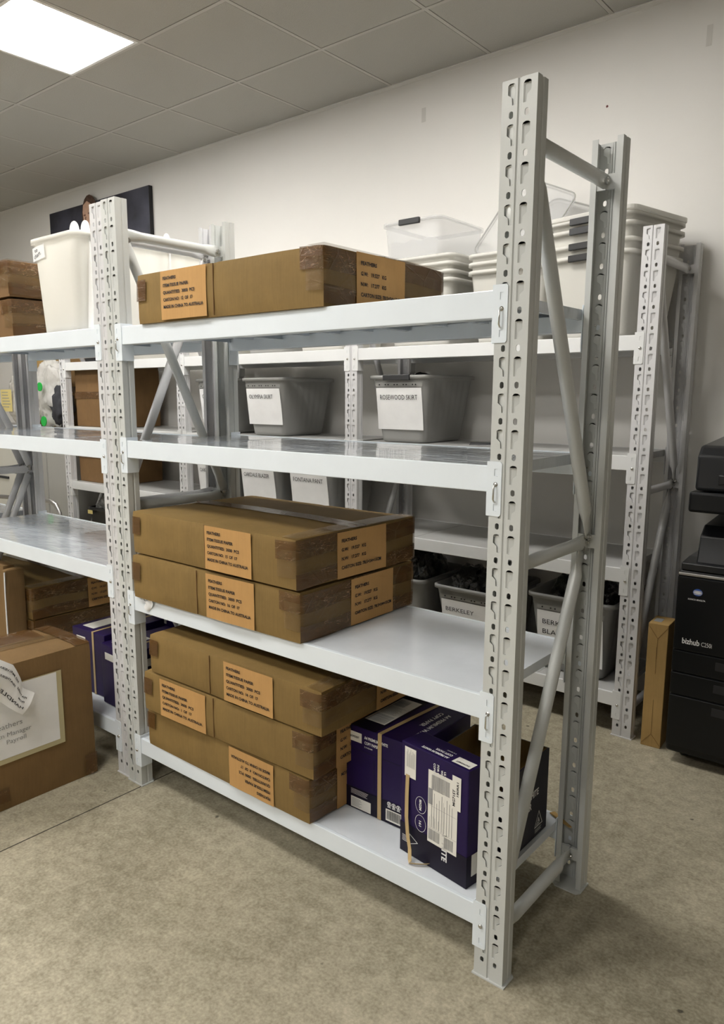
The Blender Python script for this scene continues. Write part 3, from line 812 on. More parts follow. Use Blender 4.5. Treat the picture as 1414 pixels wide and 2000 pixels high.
mb = MB(); small_print(mb, lambda u, v: FB(v - .0, u, .0018), .250, .300, .050, 9, .0035); put('small_print', mb, M['grey_ink'], st)
mb = MB(); rect(mb, FB, .098, .196, .072, .282 - .01); st = put('shipping_label', mb, M['sticker_white'], B)
FB2 = lambda u, v: FB(u, v, .0018)
mb = MB(); barcode(mb, FB2, .110, .170, .222, .262, seed=3); barcode(mb, FB2, .102, .140, .080, .110, seed=5); barcode(mb, FB2, .155, .185, .078, .108, seed=8)
rect(mb, FB2, .100, .114, .178, .222)
small_print(mb, lambda u, v: FB2(v, u), .115, .215, .180, 9, .0085, hh=.0015); small_print(mb, lambda u, v: FB2(v, u), .115, .150, .135, 6, .006, hh=.001)
for a, b, c, d in ((.100, .194, .1745, .1751), (.100, .194, .1125, .1131), (.150, .1506, .1131, .2), (.100, .150, .2215, .2221)): rect(mb, FB2, a, b, c, d)
put('small_print', mb, M['grey_ink'], st)
mb = MB(); rect(mb, lambda u, v: FB(u, v, .0020), .178, .206, .198, .288); st = put('code_sticker', mb, M['sticker_white'], B)
mb = MB(); F4 = lambda u, v: FB(u, v, .0024)
text(mb, 'MG71ST', F4, .188, .206, .011, .045, bold=.03, rot=PI / 2); text(mb, '180RR1', F4, .199, .234, .009, .04, bold=.03, rot=PI / 2); put('lettering', mb, M['black'], st)
FBr = lambda u, v, o=.0012: (bw + o, u, v)
mb = MB(); rect(mb, FBr, .018, .062, .026, .085); st = put('brand_sticker', mb, M['sticker_white'], B)
mb = MB(); text(mb, 'SNOWDRIFT', lambda u, v: FBr(u, v, .0016), .042, .080, .009, .048, bold=.03, rot=-PI / 2); put('lettering', mb, M['black'], st)
# loose strap hanging down its face
mb = MB(); P_ = [(.020, -.0025, .228), (.020, -.0045, .170), (.022, -.007, .110), (.030, -.010, .062), (.044, -.016, .030), (.054, -.026, .006), (.062, -.032, .001), (.076, -.022, .0008), (.094, -.004, .0008), (.104, .010, .0008)]
for i in range(len(P_) - 1):
    (a, b, c), (d, e, f) = P_[i], P_[i + 1]
    ww = .0125
    if i < 5: q = [(a, b, c), (a + ww, b, c), (d + ww, e, f), (d, e, f)]
    else: q = [(a, b, c), (a + (ww if i == 5 else .008), b - (.0 if i == 5 else .004), c + (.0 if i == 5 else .009)), (d + .008, e - .004, f + .009), (d, e, f)]
    mb.add(q, [(0, 1, 2, 3)])
sp = put('packing_strap', mb, M['strap'], B)
md = sp.modifiers.new('thick', 'SOLIDIFY'); md.thickness = .0008
C_ = thing('copy_paper_box', 'open empty purple copy-paper box with brown inside, behind the tall one', 'paper box', (-.336, .150, FZ[3]), .0, 'purple copy-paper boxes on the nearest rack')
cw, cd, chh, tt = .240, .270, .240, .004
mb = MB()
for b in ((0, cw, 0, tt), (0, cw, cd - tt, cd), (0, tt, tt, cd - tt), (cw - tt, cw, tt, cd - tt)):
    hh = chh if b[3] > .1 or b[2] < tt else chh
    mb.box(*b, 0, chh - (.055 if b[3] == tt else 0))
mb.box(tt, cw - tt, tt, cd - tt, 0, .004)
put('body', mb, M['purple_dark'], C_)
mb = MB(); e = .0006
mb.box(tt, cw - tt, cd - tt - e * 2, cd - tt - e, .004, chh + .0005); mb.box(tt + e, tt + 2 * e, tt, cd - tt, .004, chh + .0005); mb.box(cw - tt - 2 * e, cw - tt - e, tt, cd - tt, .004, chh + .0005); mb.box(tt, cw - tt, tt, cd - tt, .0045, .005)
put('lining', mb, M['card'], C_)
FC = lambda u, v: (cw + .0012, u, v)
mb = MB(); text(mb, 'PREMIUM WHITE', FC, .045, .128, .027, .165, bold=.03); text(mb, 'COPY PAPER', FC, .045, .098, .027, .125, bold=.03); text(mb, '5 X REAMS', FC, .072, .078, .011, .05, bold=.02)
put('lettering', mb, M['white_ink'], C_)
mb = MB(); outline(mb, [(.193, .028), (.243, .028), (.218, .075)], FC, .16); text(mb, 'A', FC, .218, .038, .022, align='c'); small_print(mb, FC, .197, .240, .022, 3, .004, hh=.0012); small_print(mb, FC, .204, .232, .038, 2, .004, hh=.0014)
put('recycling_mark', mb, M['white_ink'], C_)
# thin brown card edge poking out by the rear upright
mb = MB(); mb.prism([(-.115, .486), (-.04, .452), (-.035, .457), (-.105, .500)], FZ[3] + .002, FZ[3] + .006)
tag(put('cardboard_offcut', mb, M['card_tan']), 'thin brown cardboard offcut behind the open purple box', 'cardboard')

# purple boxes low in the left rack
gp = 'purple copy-paper boxes in the left rack'
def pbox(x, y, z, yaw, w, d, h, label):
    t = thing('copy_paper_box', label, 'paper box', (x, y, z), yaw, gp)
    mb = MB(); mb.box(0, w, 0, d, 0, h); put('body', mb, M['purple'], t, bevel=.003)
    mb = MB(); mb.box(.03, .105, .03, .16, h + .0002, h + .0008); mb.box(.03, .09, -.0012, -.0004, h - .06, h - .032); mb.box(w + .0004, w + .0012, .04, .10, h - .07, h - .04)
    put('sticker', mb, M['sticker_white'], t)
    mb = MB(); mb.box(w * .62, w * .62 + .012, -.0015, d, h + .0002, h + .0014); mb.box(w * .62, w * .62 + .012, -.0015, -.0003, 0, h); put('strap', mb, M['strap'], t)
    return t
pbox(-2.06, .10, LZ[3], .05, .22, .30, .262, 'purple box low in the left rack, just behind the big carton')
pbox(-1.825, .085, LZ[3], -.05, .20, .30, .245, 'purple box low in the left rack, right beside the double posts')
pbox(-1.93, .41 - .0, LZ[3], .0, .24, .09, .30, 'narrow purple box at the back of the left rack bottom shelf')

# ------------------------------------------------------------------ big carton on the floor
bx0, bx1, by0, by1, bz = -1.985, -1.680, -.70, -.045, .508
t = thing('cardboard_box', 'big brown carton on the floor with torn white paper label', 'cardboard box', (bx1, by0, .001), .0)
me = carton_body(bx1 - bx0, by1 - by0, bz, 77, bulge=.005, nx=14, ny=26, nz=16); me.materials.append(M['card_big']); link('body', me, t)
dd = by1 - by0
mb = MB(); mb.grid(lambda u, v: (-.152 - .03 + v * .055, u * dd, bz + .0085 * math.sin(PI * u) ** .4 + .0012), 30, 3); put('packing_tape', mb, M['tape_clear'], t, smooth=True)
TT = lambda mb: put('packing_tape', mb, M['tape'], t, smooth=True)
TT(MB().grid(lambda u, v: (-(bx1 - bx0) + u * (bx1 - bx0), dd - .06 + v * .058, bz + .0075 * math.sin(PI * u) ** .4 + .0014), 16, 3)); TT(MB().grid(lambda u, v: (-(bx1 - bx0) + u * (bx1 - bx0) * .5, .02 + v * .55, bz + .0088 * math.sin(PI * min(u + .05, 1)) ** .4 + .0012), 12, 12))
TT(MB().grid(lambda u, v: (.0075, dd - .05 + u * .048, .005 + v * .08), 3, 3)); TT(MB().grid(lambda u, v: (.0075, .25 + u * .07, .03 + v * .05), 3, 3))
FBx = lambda u, v, o=.0062: (o, u, v)
uy = lambda y: y - by0
mb = MB(); slab(mb, lambda u, v: FBx(u, v, .0072), uy(-.66), uy(-.168), .168, .440); put('label_border', mb, M['kraft_edge'], t)
mb = MB(); slab(mb, lambda u, v: FBx(u, v, .0080 + .0006 * math.sin(v * 50)), uy(-.65), uy(-.187), .186, .437); st = put('paper_label', mb, M['paper'], t, smooth=True)
mb = MB(); F5 = lambda u, v: FBx(u, v, .0096)
text(mb, 'Feathers', F5, uy(-.42), .292, .026, .10, bold=0, rot=.0); text(mb, 'Attn Manager', F5, uy(-.43), .262, .022, .14, bold=0); text(mb, 'Payroll', F5, uy(-.38), .236, .022, .07, bold=0)
put('lettering', mb, M['grey_ink'], st)
# torn flap of paper peeling away
mb = MB()
PTOP = [(-.52, .60), (-.451, .572), (-.39, .545), (-.345, .513), (-.324, .462), (-.318, .424), (-.280, .395)]
PBOT = [(-.52, .485), (-.463, .461), (-.425, .427), (-.401, .404), (-.373, .373), (-.350, .350), (-.330, .334)]
def PF(a, b):
    k = min(a * 6, 5.999); i_ = int(k); f_ = k - i_
    L1 = lambda T: (T[i_][0] * (1 - f_) + T[i_ + 1][0] * f_, T[i_][1] * (1 - f_) + T[i_ + 1][1] * f_)
    (y0_, z0_), (y1_, z1_) = L1(PTOP), L1(PBOT)
    y = y0_ + (y1_ - y0_) * b; z = z0_ + (z1_ - z0_) * b
    lift = .022 + .022 * math.sin(PI * b) * (1 - .6 * a) + .010 * a + .0025 * math.sin(a * 46) * (1 - b) + .004 * math.sin(a * 5 + b * 3)
    return (lift, uy(y), z)
mb.grid(PF, 18, 14)
tp = put('torn_paper', mb, M['paper'], t, smooth=True)
mb = MB()
def PF2(u, v): 
    a = min(1, max(0, u)); q = PF(a, v); return (q[0] + .0022, q[1], q[2])
text(mb, 'HANDLE', lambda u, v: PF2(u, v), .93, .80, .15, .50, bold=.01, rot=PI)
text(mb, 'FROM', lambda u, v: PF2(u, v), .90, .55, .10, .14, bold=.02, rot=PI); text(mb, 'FEATHERS', lambda u, v: PF2(u, v), .92, .36, .10, .26, bold=.02, rot=PI)
text(mb, 'FEATHERS', lambda u, v: PF2(u, v), .62, .40, .08, .26, bold=.02, rot=PI); text(mb, '592 MALVERN ROAD', lambda u, v: PF2(u, v), .66, .20, .08, .50, bold=.02, rot=PI)
put('lettering', mb, M['black'], tp)
mb = MB(); mb.grid(lambda a, b: (-.05 + .045 * a, uy(-.50) + .10 * a + .022 * b, bz + .010 + .02 * a), 6, 2)
put('torn_paper', mb, M['paper'], t, smooth=True)
# loose flap behind
mb = MB(); F6 = Matrix.Translation((-1.655, -.028, 0))
mb.add([(-1.70, -.035, .40), (-1.70, -.031, .505), (-1.655, .0, .47), (-1.60, -.012, .38), (-1.60, -.016, .30)], [(0, 1, 2, 3, 4)])
# upright cardboard pieces at far left
def sheet(name, label, x0, x1, y0, y1, z0, z1, mat, lean=0., cat='cardboard'):
    t = thing(name, label, cat, ((x0 + x1) / 2, (y0 + y1) / 2, z0), 0, rot=(0, lean, 0))
    me = carton_body(x1 - x0, y1 - y0, z1 - z0, 5, bulge=.003, nx=6, ny=8, nz=8); me.materials.append(M[mat]); link('body', me, t, loc=((x1 - x0) / 2, -(y1 - y0) / 2, 0))
    return t
sheet('cardboard_box', 'narrow upright brown carton behind the big carton, far left', -2.86, -2.49, .03, .085, LZ[3], .66, 'card_big', cat='cardboard box')
t_ = sheet('cardboard_sheet', 'flat cardboard sheet with a pale torn edge beside the narrow carton', -2.46, -2.425, .0, .088, LZ[3] + .002, .655, 'card_big', .03)
mb = MB(); mb.tube([(.019, -.046, .02), (.021, -.048, .2), (.018, -.047, .35), (.020, -.046, .45)], .003, 6); put('torn_edge', mb, M['paper'], t_)

# brown carton beside the printer, standing on end
t = thing('cardboard_box', 'tall narrow kraft carton standing between the wall rack and the printer', 'cardboard box', (-.190, 1.505, 0), .06)
tw, td, th = .076, .12, .515
mb = MB(); mb.box(0, tw, 0, td, 0, th); put('body', mb, M['card_tan'], t, bevel=.002)
mb = MB()
for a, b in (((.038, .09), (.038, .20)), ((.038, .31), (.036, .42)), ((.002, th - .01), (.038, .455)), ((.074, th - .01), (.038, .455)), ((.038, .455), (.038, .37)), ((.002, .01), (.038, .055)), ((.074, .01), (.038, .055)), ((.038, .055), (.038, .11))):
    mb.tube([(a[0], -.0004, a[1]), (b[0], -.0004, b[1])], .0007, 5)
put('fold_line', mb, M['card_dark'], t)
mb = MB(); mb.box(.010, .040, .03, .08, th + .0003, th + .0009); put('sticker', mb, M['grey_ink'], t)

# ------------------------------------------------------------------ tubs
def tub(name, label, x, y, z, wt, dt, h, wb=None, db=None, rz=0., mat='tub', rim=.014, ribs=0, thick=.003, group=None, handle=None, lid=None, cat='storage tub', r=.03, seed=0, rot=None):
    """open tapered tub, origin at bottom centre"""
    wb = wb or wt * .82; db = db or dt * .86
    t = thing(name, label, cat, (x, y, z), rz, group, rot=rot)
    mb = MB(); NS = 6
    def ring(w, d, zz, rr, rib=0.):
        per = []
        for cx, cy, a0 in ((w / 2 - rr, d / 2 - rr, 0), (-w / 2 + rr, d / 2 - rr, PI / 2), (-w / 2 + rr, -d / 2 + rr, PI), (w / 2 - rr, -d / 2 + rr, 1.5 * PI)):
            for k in range(NS): 
                a = a0 + PI / 2 * k / (NS - 1); per.append((cx + rr * math.cos(a), cy + rr * math.sin(a)))
        # insert samples on the long straight sides for ribbing
        out = []; n = len(per)
        for i in range(n):
            a, b = per[i], per[(i + 1) % n]; out.append((a[0], a[1], zz))
            if (i + 1) % NS == 0:
                side = i // NS  # 0 top(+y) 1 left 2 front 3 right
                K = 28
                for k in range(1, K):
                    f = k / K; px, py = a[0] + (b[0] - a[0]) * f, a[1] + (b[1] - a[1]) * f
                    wv = rib * (.5 - .5 * math.cos(2 * PI * 7 * f)) if rib else 0
                    if side == 1: px -= wv
                    elif side == 3: px += wv
                    out.append((px, py, zz))
        return out
    prof = [(0, .0), (.02, .25), (.06, 0), (.30, 0), (.42, 1), (.88, 1), (.93, 0), (1, 0)]
    rings = []
    for f, rb in prof:
        w = wb + (wt - wb) * f; d = db + (dt - db) * f
        k = 0 if f > .01 else -.012
        rings.append(ring(w + k, d + k, f * h, r, .004 * rb if ribs else 0))
    rings.append(ring(wt + 2 * rim, dt + 2 * rim, h + .001, r + rim)); rings.append(ring(wt + 2 * rim + .002, dt + 2 * rim + .002, h - .016, r + rim))
    rings.append(ring(wt + 2 * rim - .003, dt + 2 * rim - .003, h - .016, r + rim)); rings.append(ring(wt + 2 * rim - .003, dt + 2 * rim - .003, h - .002, r + rim))
    outer = len(rings)
    # from the rim inward
    rings = rings[:len(prof)] ; 
    lip = [ring(wt + 2 * rim + .001, dt + 2 * rim + .001, h - .014, r + rim), ring(wt + 2 * rim, dt + 2 * rim, h + .002, r + rim), ring(wt + rim, dt + rim, h + .005, r + rim / 2), ring(wt - 2 * thick, dt - 2 * thick, h + .002, r - thick / 2)]
    allr = rings + [ring(wt + .002, dt + .002, h - .006, r)] + lip
    inn = []
    for f in (.9, .5, .05, .02):
        w = wb + (wt - wb) * f - 2 * thick; d = db + (dt - db) * f - 2 * thick
        inn.append(ring(w, d, max(f * h, thick * 1.5), r - thick / 2))
    allr += inn
    n = len(allr[0]); vs = [v for R in allr for v in R]; fs = []
    for i in range(len(allr) - 1):
        for k in range(n): fs.append((i * n + k, i * n + (k + 1) % n, (i + 1) * n + (k + 1) % n, (i + 1) * n + k))
    fs.append(tuple(range(n))[::-1]); fs.append(tuple(range((len(allr) - 1) * n, len(allr) * n)))
    mb.add(vs, fs); put('body', mb, M[mat], t, smooth=True)
    if handle:
        hw, hm = handle
        mb = MB(); yy = -dt / 2 - rim
        mb.box(-hw / 2, hw / 2, yy - .009, yy + .006, h - .020, h + .007)
        put('handle', mb, M[hm], t, bevel=.003)
    if lid:
        mb = MB(); hl = .018
        pts = [(a, b) for a, b, c in ring(wt + 2 * rim + .008, dt + 2 * rim + .008, 0, r + rim)]
        mb.prism(pts, h + .004, h + .004 + hl)
        pts2 = [(a * .9, b * .9) for a, b in pts]; mb.prism(pts2, h + .004 + hl, h + .010 + hl)
        put('lid', mb, M[lid], t, bevel=.003)
    return t
def front_label(t, w, h, wt, dt, db, hb, z0, lines, x0=None, size=.030, strip=True, tw=None):
    """paper sheet taped to the sloping front of a tub; t origin bottom centre"""
    def yf(z): return -(db + (dt - db) * z / hb) / 2 - .0045
    x0 = -w / 2 if x0 is None else x0
    F = lambda u, v: (u, yf(v) - .0015, v)
    mb = MB(); mb.grid(lambda a, b: (x0 + a * w, yf(z0 + b * h) - .001 - .002 * math.sin(a * 5) * math.sin(b * 4), z0 + b * h), 10, 8)
    st = put('paper_label', mb, M['paper'], t, smooth=True)
    mb = MB(); Fl = lambda u, v: (u, yf(v) - .0040, v)
    for k, (s_, wd) in enumerate(lines): text(mb, s_, Fl, x0 + w * .08, z0 + h * .72 - k * size * 1.45, size, wd, bold=.0)
    put('lettering', mb, M['black'], st)
    if strip:
        mb = MB(); mb.grid(lambda a, b: (x0 + a * (w + .006), yf(z0 + h + .006 + b * .020) - .0015, z0 + h + .006 + b * .020), 4, 1); sv = put('punched_strip', mb, M['tub_semi'], t)
        mb = MB()
        for k in range(9): 
            u = x0 + w * (.1 + .1 * k) + (.006 if k % 2 else -.004); mb.prism([(u + .0042 * math.cos(q), z0 + h + .016 + .0036 * math.sin(q)) for q in [2 * PI * i / 8 for i in range(8)]], yf(z0 + h + .016) - .0035, yf(z0 + h + .016) - .003, axis='y')
        put('punched_hole', mb, M['black'], sv)
TW, TD, TH = .335, .46, .325
def rtub(label, x0, x1, z, lines, group, mat='tub_semi', handle=None, h=TH, size=.034, lw=.275, zoff=.063, lh=.205, tw=None, y=1.555):
    wt = x1 - x0 - .028; wb = wt * .76; dt = TD - .03; db = dt * .82
    t = tub('storage_tub', label, (x0 + x1) / 2, y + .014 + dt / 2, z + .001, wt, dt, h, wb, db, mat=mat, ribs=1, group=group, handle=handle)
    if lines: front_label(t, lw, lh, wt, dt, db, h, zoff, lines, size=size)
    return t
g2 = 'labelled tubs on the second shelf of the wall rack'
g3r = 'labelled tubs on the third shelf of the wall rack'
g4r = 'labelled tubs on the bottom shelf of the wall rack'
rtub('frosted tub with a paper reading ROSEWOOD SKIRT and a dark handle', -1.668, -1.296, RZ[1], [('ROSEWOOD SKIRT', .228)], g2, handle=(.16, 'dark_grey_plastic'))
rtub('frosted tub with a paper reading OLYMPIA SKIRT in full view', -2.625, -2.268, RZ[1], [('OLYMPIA SKIRT', .195)], g2)
rtub('frosted tub whose OLYMPIA label is half hidden by the rack posts', -3.07, -2.715, RZ[1], [('OLYMPIA PANT', .195)], g2, handle=(.13, 'dark_grey_plastic'), y=1.57)
rtub('tub labelled OAKDALE PANT, half hidden behind the rack posts', -3.075, -2.725, RZ[2], [('OAKDALE PANT', .20)], g3r, mat='tub_semi', y=1.54)
rtub('tub labelled OAKDALE BLAZER, left of the FONTANA PANT one', -2.665, -2.315, RZ[2], [('OAKDALE BLAZER', .215)], g3r, mat='tub_semi', y=1.54)
rtub('tub labelled FONTANA PANT on the third shelf against the wall', -2.260, -1.905, RZ[2], [('FONTANA PANT', .225)], g3r, mat='tub_semi', y=1.54)
tA = rtub('grey tub with plastic-wrapped clothes, just right of the carton pile', -1.68, -1.305, RZ[3], [], g4r, mat='tub_grey', h=.30)
tB = rtub('grey tub labelled BERKELEY at the bottom of the wall rack', -1.255, -.880, RZ[3], [('BERKELEY', .16), ('PANT', .10)], g4r, mat='tub_grey', h=.30, size=.030, zoff=.030)
tC = rtub('grey tub labelled BERKELEY BLAZER near the wall rack right post', -.752, -.345, RZ[3], [('BERKELEY', .165), ('BLAZER', .135)], g4r, mat='tub_grey', h=.348, size=.032, lw=.30, lh=.22, zoff=.055)
# loose grey sheet by rosewood tub
mb = MB(); mb.grid(lambda a, b: (-1.09 + .085 * a, 1.60 + .06 * a + .03 * b, RZ[1] + .004 + .012 * math.sin(PI * b)), 8, 4); tag(put('loose_strap', mb, M['dark_grey_plastic'], smooth=True), 'short dark strip lying beside the ROSEWOOD SKIRT tub', 'strip')

def lump(name, label, x, y, z, sx, sy, sz, mat, cat, group=None, seed=0, amp=.35, fr=3., sub=4, parent=None, flat=.0):
    bm = bmesh.new(); bmesh.ops.create_icosphere(bm, subdivisions=sub, radius=1.)
    off = Vector((seed * 3.7, seed * 1.3, seed * 2.1))
    for v in bm.verts:
        n = v.co.normalized()
        d = 1 + amp * noise.noise(n * fr + off) + amp * .5 * abs(noise.noise(n * fr * 2.7 + off)) + amp * .25 * noise.noise(n * fr * 6 + off)
        q = n * d; v.co = Vector((q.x * sx, q.y * sy, max(q.z, -flat if flat else -9) * sz))
    me = bpy.data.meshes.new(name); bm.to_mesh(me); bm.free(); me.materials.append(M[mat])
    me.polygons.foreach_set('use_smooth', [True] * len(me.polygons))
    lo = min(v.co.z for v in me.vertices)
    for v in me.vertices: v.co.z -= lo
    o = link(name, me, parent, loc=(x, y, z))
    if cat: tag(o, label, cat, group)
    return o
gb = 'wrapped garments heaped in the bottom tubs'
k = 0
for (cx, base, n, hh) in ((-1.49, RZ[3] + .006, 3, .40), (-1.07, RZ[3] + .006, 3, .345), (-.55, RZ[3] + .006, 3, .37)):
    for i in range(n):
        k += 1
        lab = {-1.49: 'dark garment in shiny clear wrap heaped in the tub beside the cartons', -1.07: 'dark garment in shiny clear wrap heaped in the BERKELEY tub', -.55: 'dark garment in clear wrap heaped in the BERKELEY BLAZER tub'}[cx]
        lump('wrapped_garment', lab, cx + (i - 1) * .070, 1.765 + .03 * ((i * 7) % 3 - 1), base + .16, .068, .125, (hh - .15) / 2 * (1 - .05 * i), 'wrap', 'clothing', gb + ' %s' % {-1.49: 'left', -1.07: 'middle', -.55: 'right'}[cx], seed=k, amp=.30, fr=2.6)
gf = 'folded clothes inside the labelled tubs'
for i, (cx, zz, nm_) in enumerate(((-1.48, RZ[1], 'ROSEWOOD SKIRT'), (-2.445, RZ[1], 'OLYMPIA SKIRT'), (-2.89, RZ[1], 'half hidden OLYMPIA'), (-2.90, RZ[2], 'OAKDALE PANT'), (-2.49, RZ[2], 'OAKDALE BLAZER'), (-2.08, RZ[2], 'FONTANA PANT'))):
    lump('folded_clothes', 'dark folded clothes seen through the %s tub' % nm_, cx, 1.80, zz + .008, .096, .155, .115 if i != 0 else .155, 'cloth_dark', 'clothing', gf, seed=20 + i, amp=.18, fr=2.)

# top shelf of wall rack
gt = 'white tubs stacked on top of the wall rack'
z = RZ[0] + .001
for i in range(4):
    tub('storage_tub', ['white tub at the bottom of the nest behind carton 12', 'white tub second from the bottom behind carton 12', 'white tub third from the bottom behind carton 12', 'white tub uppermost of the nest behind carton 12'][i], -1.395, 1.775, z + i * .036, .40, .39, .30, .32, .31, mat='tub', group=gt, ribs=1)
tub('storage_tub', 'clear box with a black handle sitting in the white tub nest', -1.435, 1.79, RZ[0] + .300, .325, .40, .285, .28, .36, mat='clear', handle=(.118, 'black_plastic'), rim=.010)
# papers and bag in the clear box
mb = MB(); mb.grid(lambda a, b: (-1.575 + .27 * a, 1.625 + .004 * math.sin(a * 9), RZ[0] + .33 + .17 * b + .006 * math.sin(a * 17)), 14, 8); tag(put('plastic_sleeve', mb, M['clear_pvc'], smooth=True), 'crinkled clear plastic sleeve inside the clear box', 'plastic sleeve')
mb = MB(); mb.box(-1.50, -1.36, 1.65, 1.68, RZ[0] + .345, RZ[0] + .372); mb.box(-1.46, -1.43, 1.652, 1.672, RZ[0] + .372, RZ[0] + .384); tag(put('binder_clip', mb, M['cabinet']), 'grey plastic clip at the bottom of the clear box', 'clip')
for i in range(3):
    tub('storage_tub', ['white tub at the bottom of the nest under the tilted clear lid', 'white tub in the middle of the nest under the tilted clear lid', 'white tub at the top of the nest under the tilted clear lid'][i], -.925, 1.785, z + i * .036, .37, .38, .315, .31, .32, mat='tub', group=gt, ribs=1)
# tilted clear lids leaning on the wall
def lid(label, x, y, z, w, d, rot, mat='clear', clip=None):
    t = thing('box_lid', label, 'lid', (x, y, z), rot=rot)
    mb = MB(); pts = [(a - w / 2, b - d / 2) for a, b in rrect(w, d, .03)]
    mb.prism(pts, 0, .004); 
    inn = [(a * .96, b * .96) for a, b in pts]; n = len(pts)
    mb.add([(a, b, .004) for a, b in pts] + [(a, b, .022) for a, b in pts] + [(a, b, .022) for a, b in inn] + [(a, b, .004) for a, b in inn], [(q * n + i, q * n + (i + 1) % n, (q + 1) * n + (i + 1) % n, (q + 1) * n + i) for q in range(3) for i in range(n)])
    put('panel', mb, M[mat], t)
    mb = MB(); mb.tube([(a, b, .02) for a, b in pts], .004, 6, closed=True); put('rim', mb, M['tub_semi'], t, smooth=True)
    if clip:
        mb = MB(); mb.box(w / 2 - .012, w / 2 + .014, -.05, .05, .0, .03); put('clip', mb, M[clip], t)
    return t
lid('clear lid tilted up on the white tubs behind the near post', -.985, 1.87, RZ[0] + .545, .30, .42, (1.15, .42, .05))
lid('second clear lid lying slanted further right with a grey clip', -.80, 1.88, RZ[0] + .50, .34, .40, (.65, .35, .0), clip='dark_grey_plastic')
# right: big tubs with lid
rzz = -.20
for i, (dz, hm, lb) in enumerate(((0, 'black_plastic', 'big white tub with black handle, bottom of the pair-and-lid stack'), (.045, 'black_plastic', 'big white tub with black handle, second from the bottom of its stack'), (.105, 'dark_grey_plastic', 'big white tub with grey handle, third from the bottom of its stack'), (.142, 'dark_grey_plastic', 'big white tub with grey handle and lid, top of its stack'))):
    tub('storage_tub', lb, -.515, 1.775, z + dz, .375, .40, .325, .31, .33, rz=rzz, mat='tub', group='big white tubs stacked at the right end of the wall rack', ribs=0, handle=(.15, hm), lid='tub' if i == 3 else None)
# middle bay top: pale tubs seen over and under the nearest rack
for i, (cx, lb) in enumerate(((-2.02, 'white tub on the wall rack hidden behind carton 12, right one'), (-2.44, 'white tub on the wall rack behind carton 12, middle one'), (-2.88, 'white tub on the wall rack behind the double posts'))):
    tub('storage_tub', lb, cx, 1.77, z, .36, .40, .24 if i else .30, .30, .34, mat='tub' if i != 1 else 'tub_semi', ribs=1)
lid('clear lid leaning behind carton 12 with a dark clip', -2.06, 1.80, RZ[0] + .395, .38, .40, (.12, -.20, 0), clip='dark_grey_plastic')
tub('storage_tub', 'white tub on the left bay of the wall rack, only its base showing', -3.95, 1.77, z, .36, .40, .20, .30, .34, mat='tub', rim=.012)
tub('storage_tub', 'black tub on the left bay of the wall rack beside the white one', -4.29, 1.77, z, .20, .36, .16, .18, .32, mat='black_plastic', rim=.008)

# left rack: white tub on top with white paddles
lt = tub('storage_tub', 'large milky white tub on top of the left rack with a handwritten note', -1.915, .335, LZ[0] + .001, .318, .60, .338, .265, .575, mat='tub', ribs=1, rim=.013, r=.04)
def yfr(z): return -(.575 + .025 * z / .338) / 2 - .006
mb = MB(); mb.grid(lambda a, b: (-.137 + .085 * a, yfr(.27 + .045 * b), .262 + .048 * b + .010 * a), 4, 3); st = put('note', mb, M['paper'], lt)
mb = MB(); text(mb, 'to', lambda u, v: (u, yfr(v) - .002, v), -.118, .292, .020, .022, bold=0, rot=.25); text(mb, 'chart.', lambda u, v: (u, yfr(v) - .002, v), -.125, .270, .022, .052, bold=0, rot=.3); put('handwriting', mb, M['black'], st)
gpd = 'white paddles standing in the large white tub'
for i, (px, py, rz_, hh) in enumerate(((-1.83, .075, .3, .065), (-1.802, .10, -.4, .035), (-1.775, .085, .2, .062), (-1.80, .40, .3, .05), (-1.77, .43, 0, .07))):
    mb = MB(); n = 14; hh0 = .30
    pts = [(-.020, 0), (.020, 0)] + [(.022 * math.cos(PI * k / n), hh0 + hh - .035 + .045 * math.sin(PI * k / n) ** .8) for k in range(n + 1)]
    mb.prism(pts, -.003, .003, axis='y')
    lb = 'white rounded paddle sticking out of the white tub, near the front' if i < 3 else 'white rounded paddle sticking out of the white tub, at the back'
    tag(put('paddle', mb, M['foam_white'], loc=(px, py, LZ[0] + .012), rz=rz_, bevel=.002), lb, 'paddle', gpd + (' front' if i < 3 else ' back'))

# ------------------------------------------------------------------ left bay of the wall rack: cartons, crate
def bcarton(label, x0, x1, y0, y1, z, h, mat='card_dark', group=None, seed=1):
    t = thing('cardboard_box', label, 'cardboard box', (x1, y0, z), 0, group)
    me = carton_body(x1 - x0, y1 - y0, h, seed, nx=16, ny=10, nz=8); me.materials.append(M[mat]); link('body', me, t)
    mb = MB(); mb.grid(lambda a, b: (-(x1 - x0) * a, -.0066, h * .47 + .05 * b), 10, 2); put('packing_tape', mb, M['tape'], t)
    return t
gbc = 'brown cartons in the left bay of the wall rack'
bcarton('brown carton on the second shelf of the left wall bay', -4.47, -3.98, 1.58, 1.98, 1.169, .43, group=gbc, seed=41)
bcarton('brown carton on the third shelf of the left wall bay', -4.47, -3.98, 1.58, 1.98, .758, .375, group=gbc, seed=42)
bcarton('brown carton on the bottom shelf of the left wall bay, behind the crate', -4.44, -3.90, 1.80, 1.98, .185, .50, group=gbc, seed=43)
cr_ = tub('crate', 'black crate with a yellow sticker and silver packets, left wall bay', -4.10, 1.665, .185, .46, .22, .385, .42, .20, mat='black_plastic', rim=.012, cat='crate')
mb = MB(); mb.box(-4.31, -4.25, 1.532, 1.535, .525, .552); put('sticker', mb, M['yellow_paper'], cr_, loc=-cr_.location)
for i in range(3): lump('packet', 'crinkled silver packet heaped in the black crate', -4.22 + i * .11, 1.66 + .02 * (i % 2), .47, .075, .08, .075, 'crinkle', 'packet', 'silver packets in the black crate', seed=50 + i, amp=.5, fr=3.)

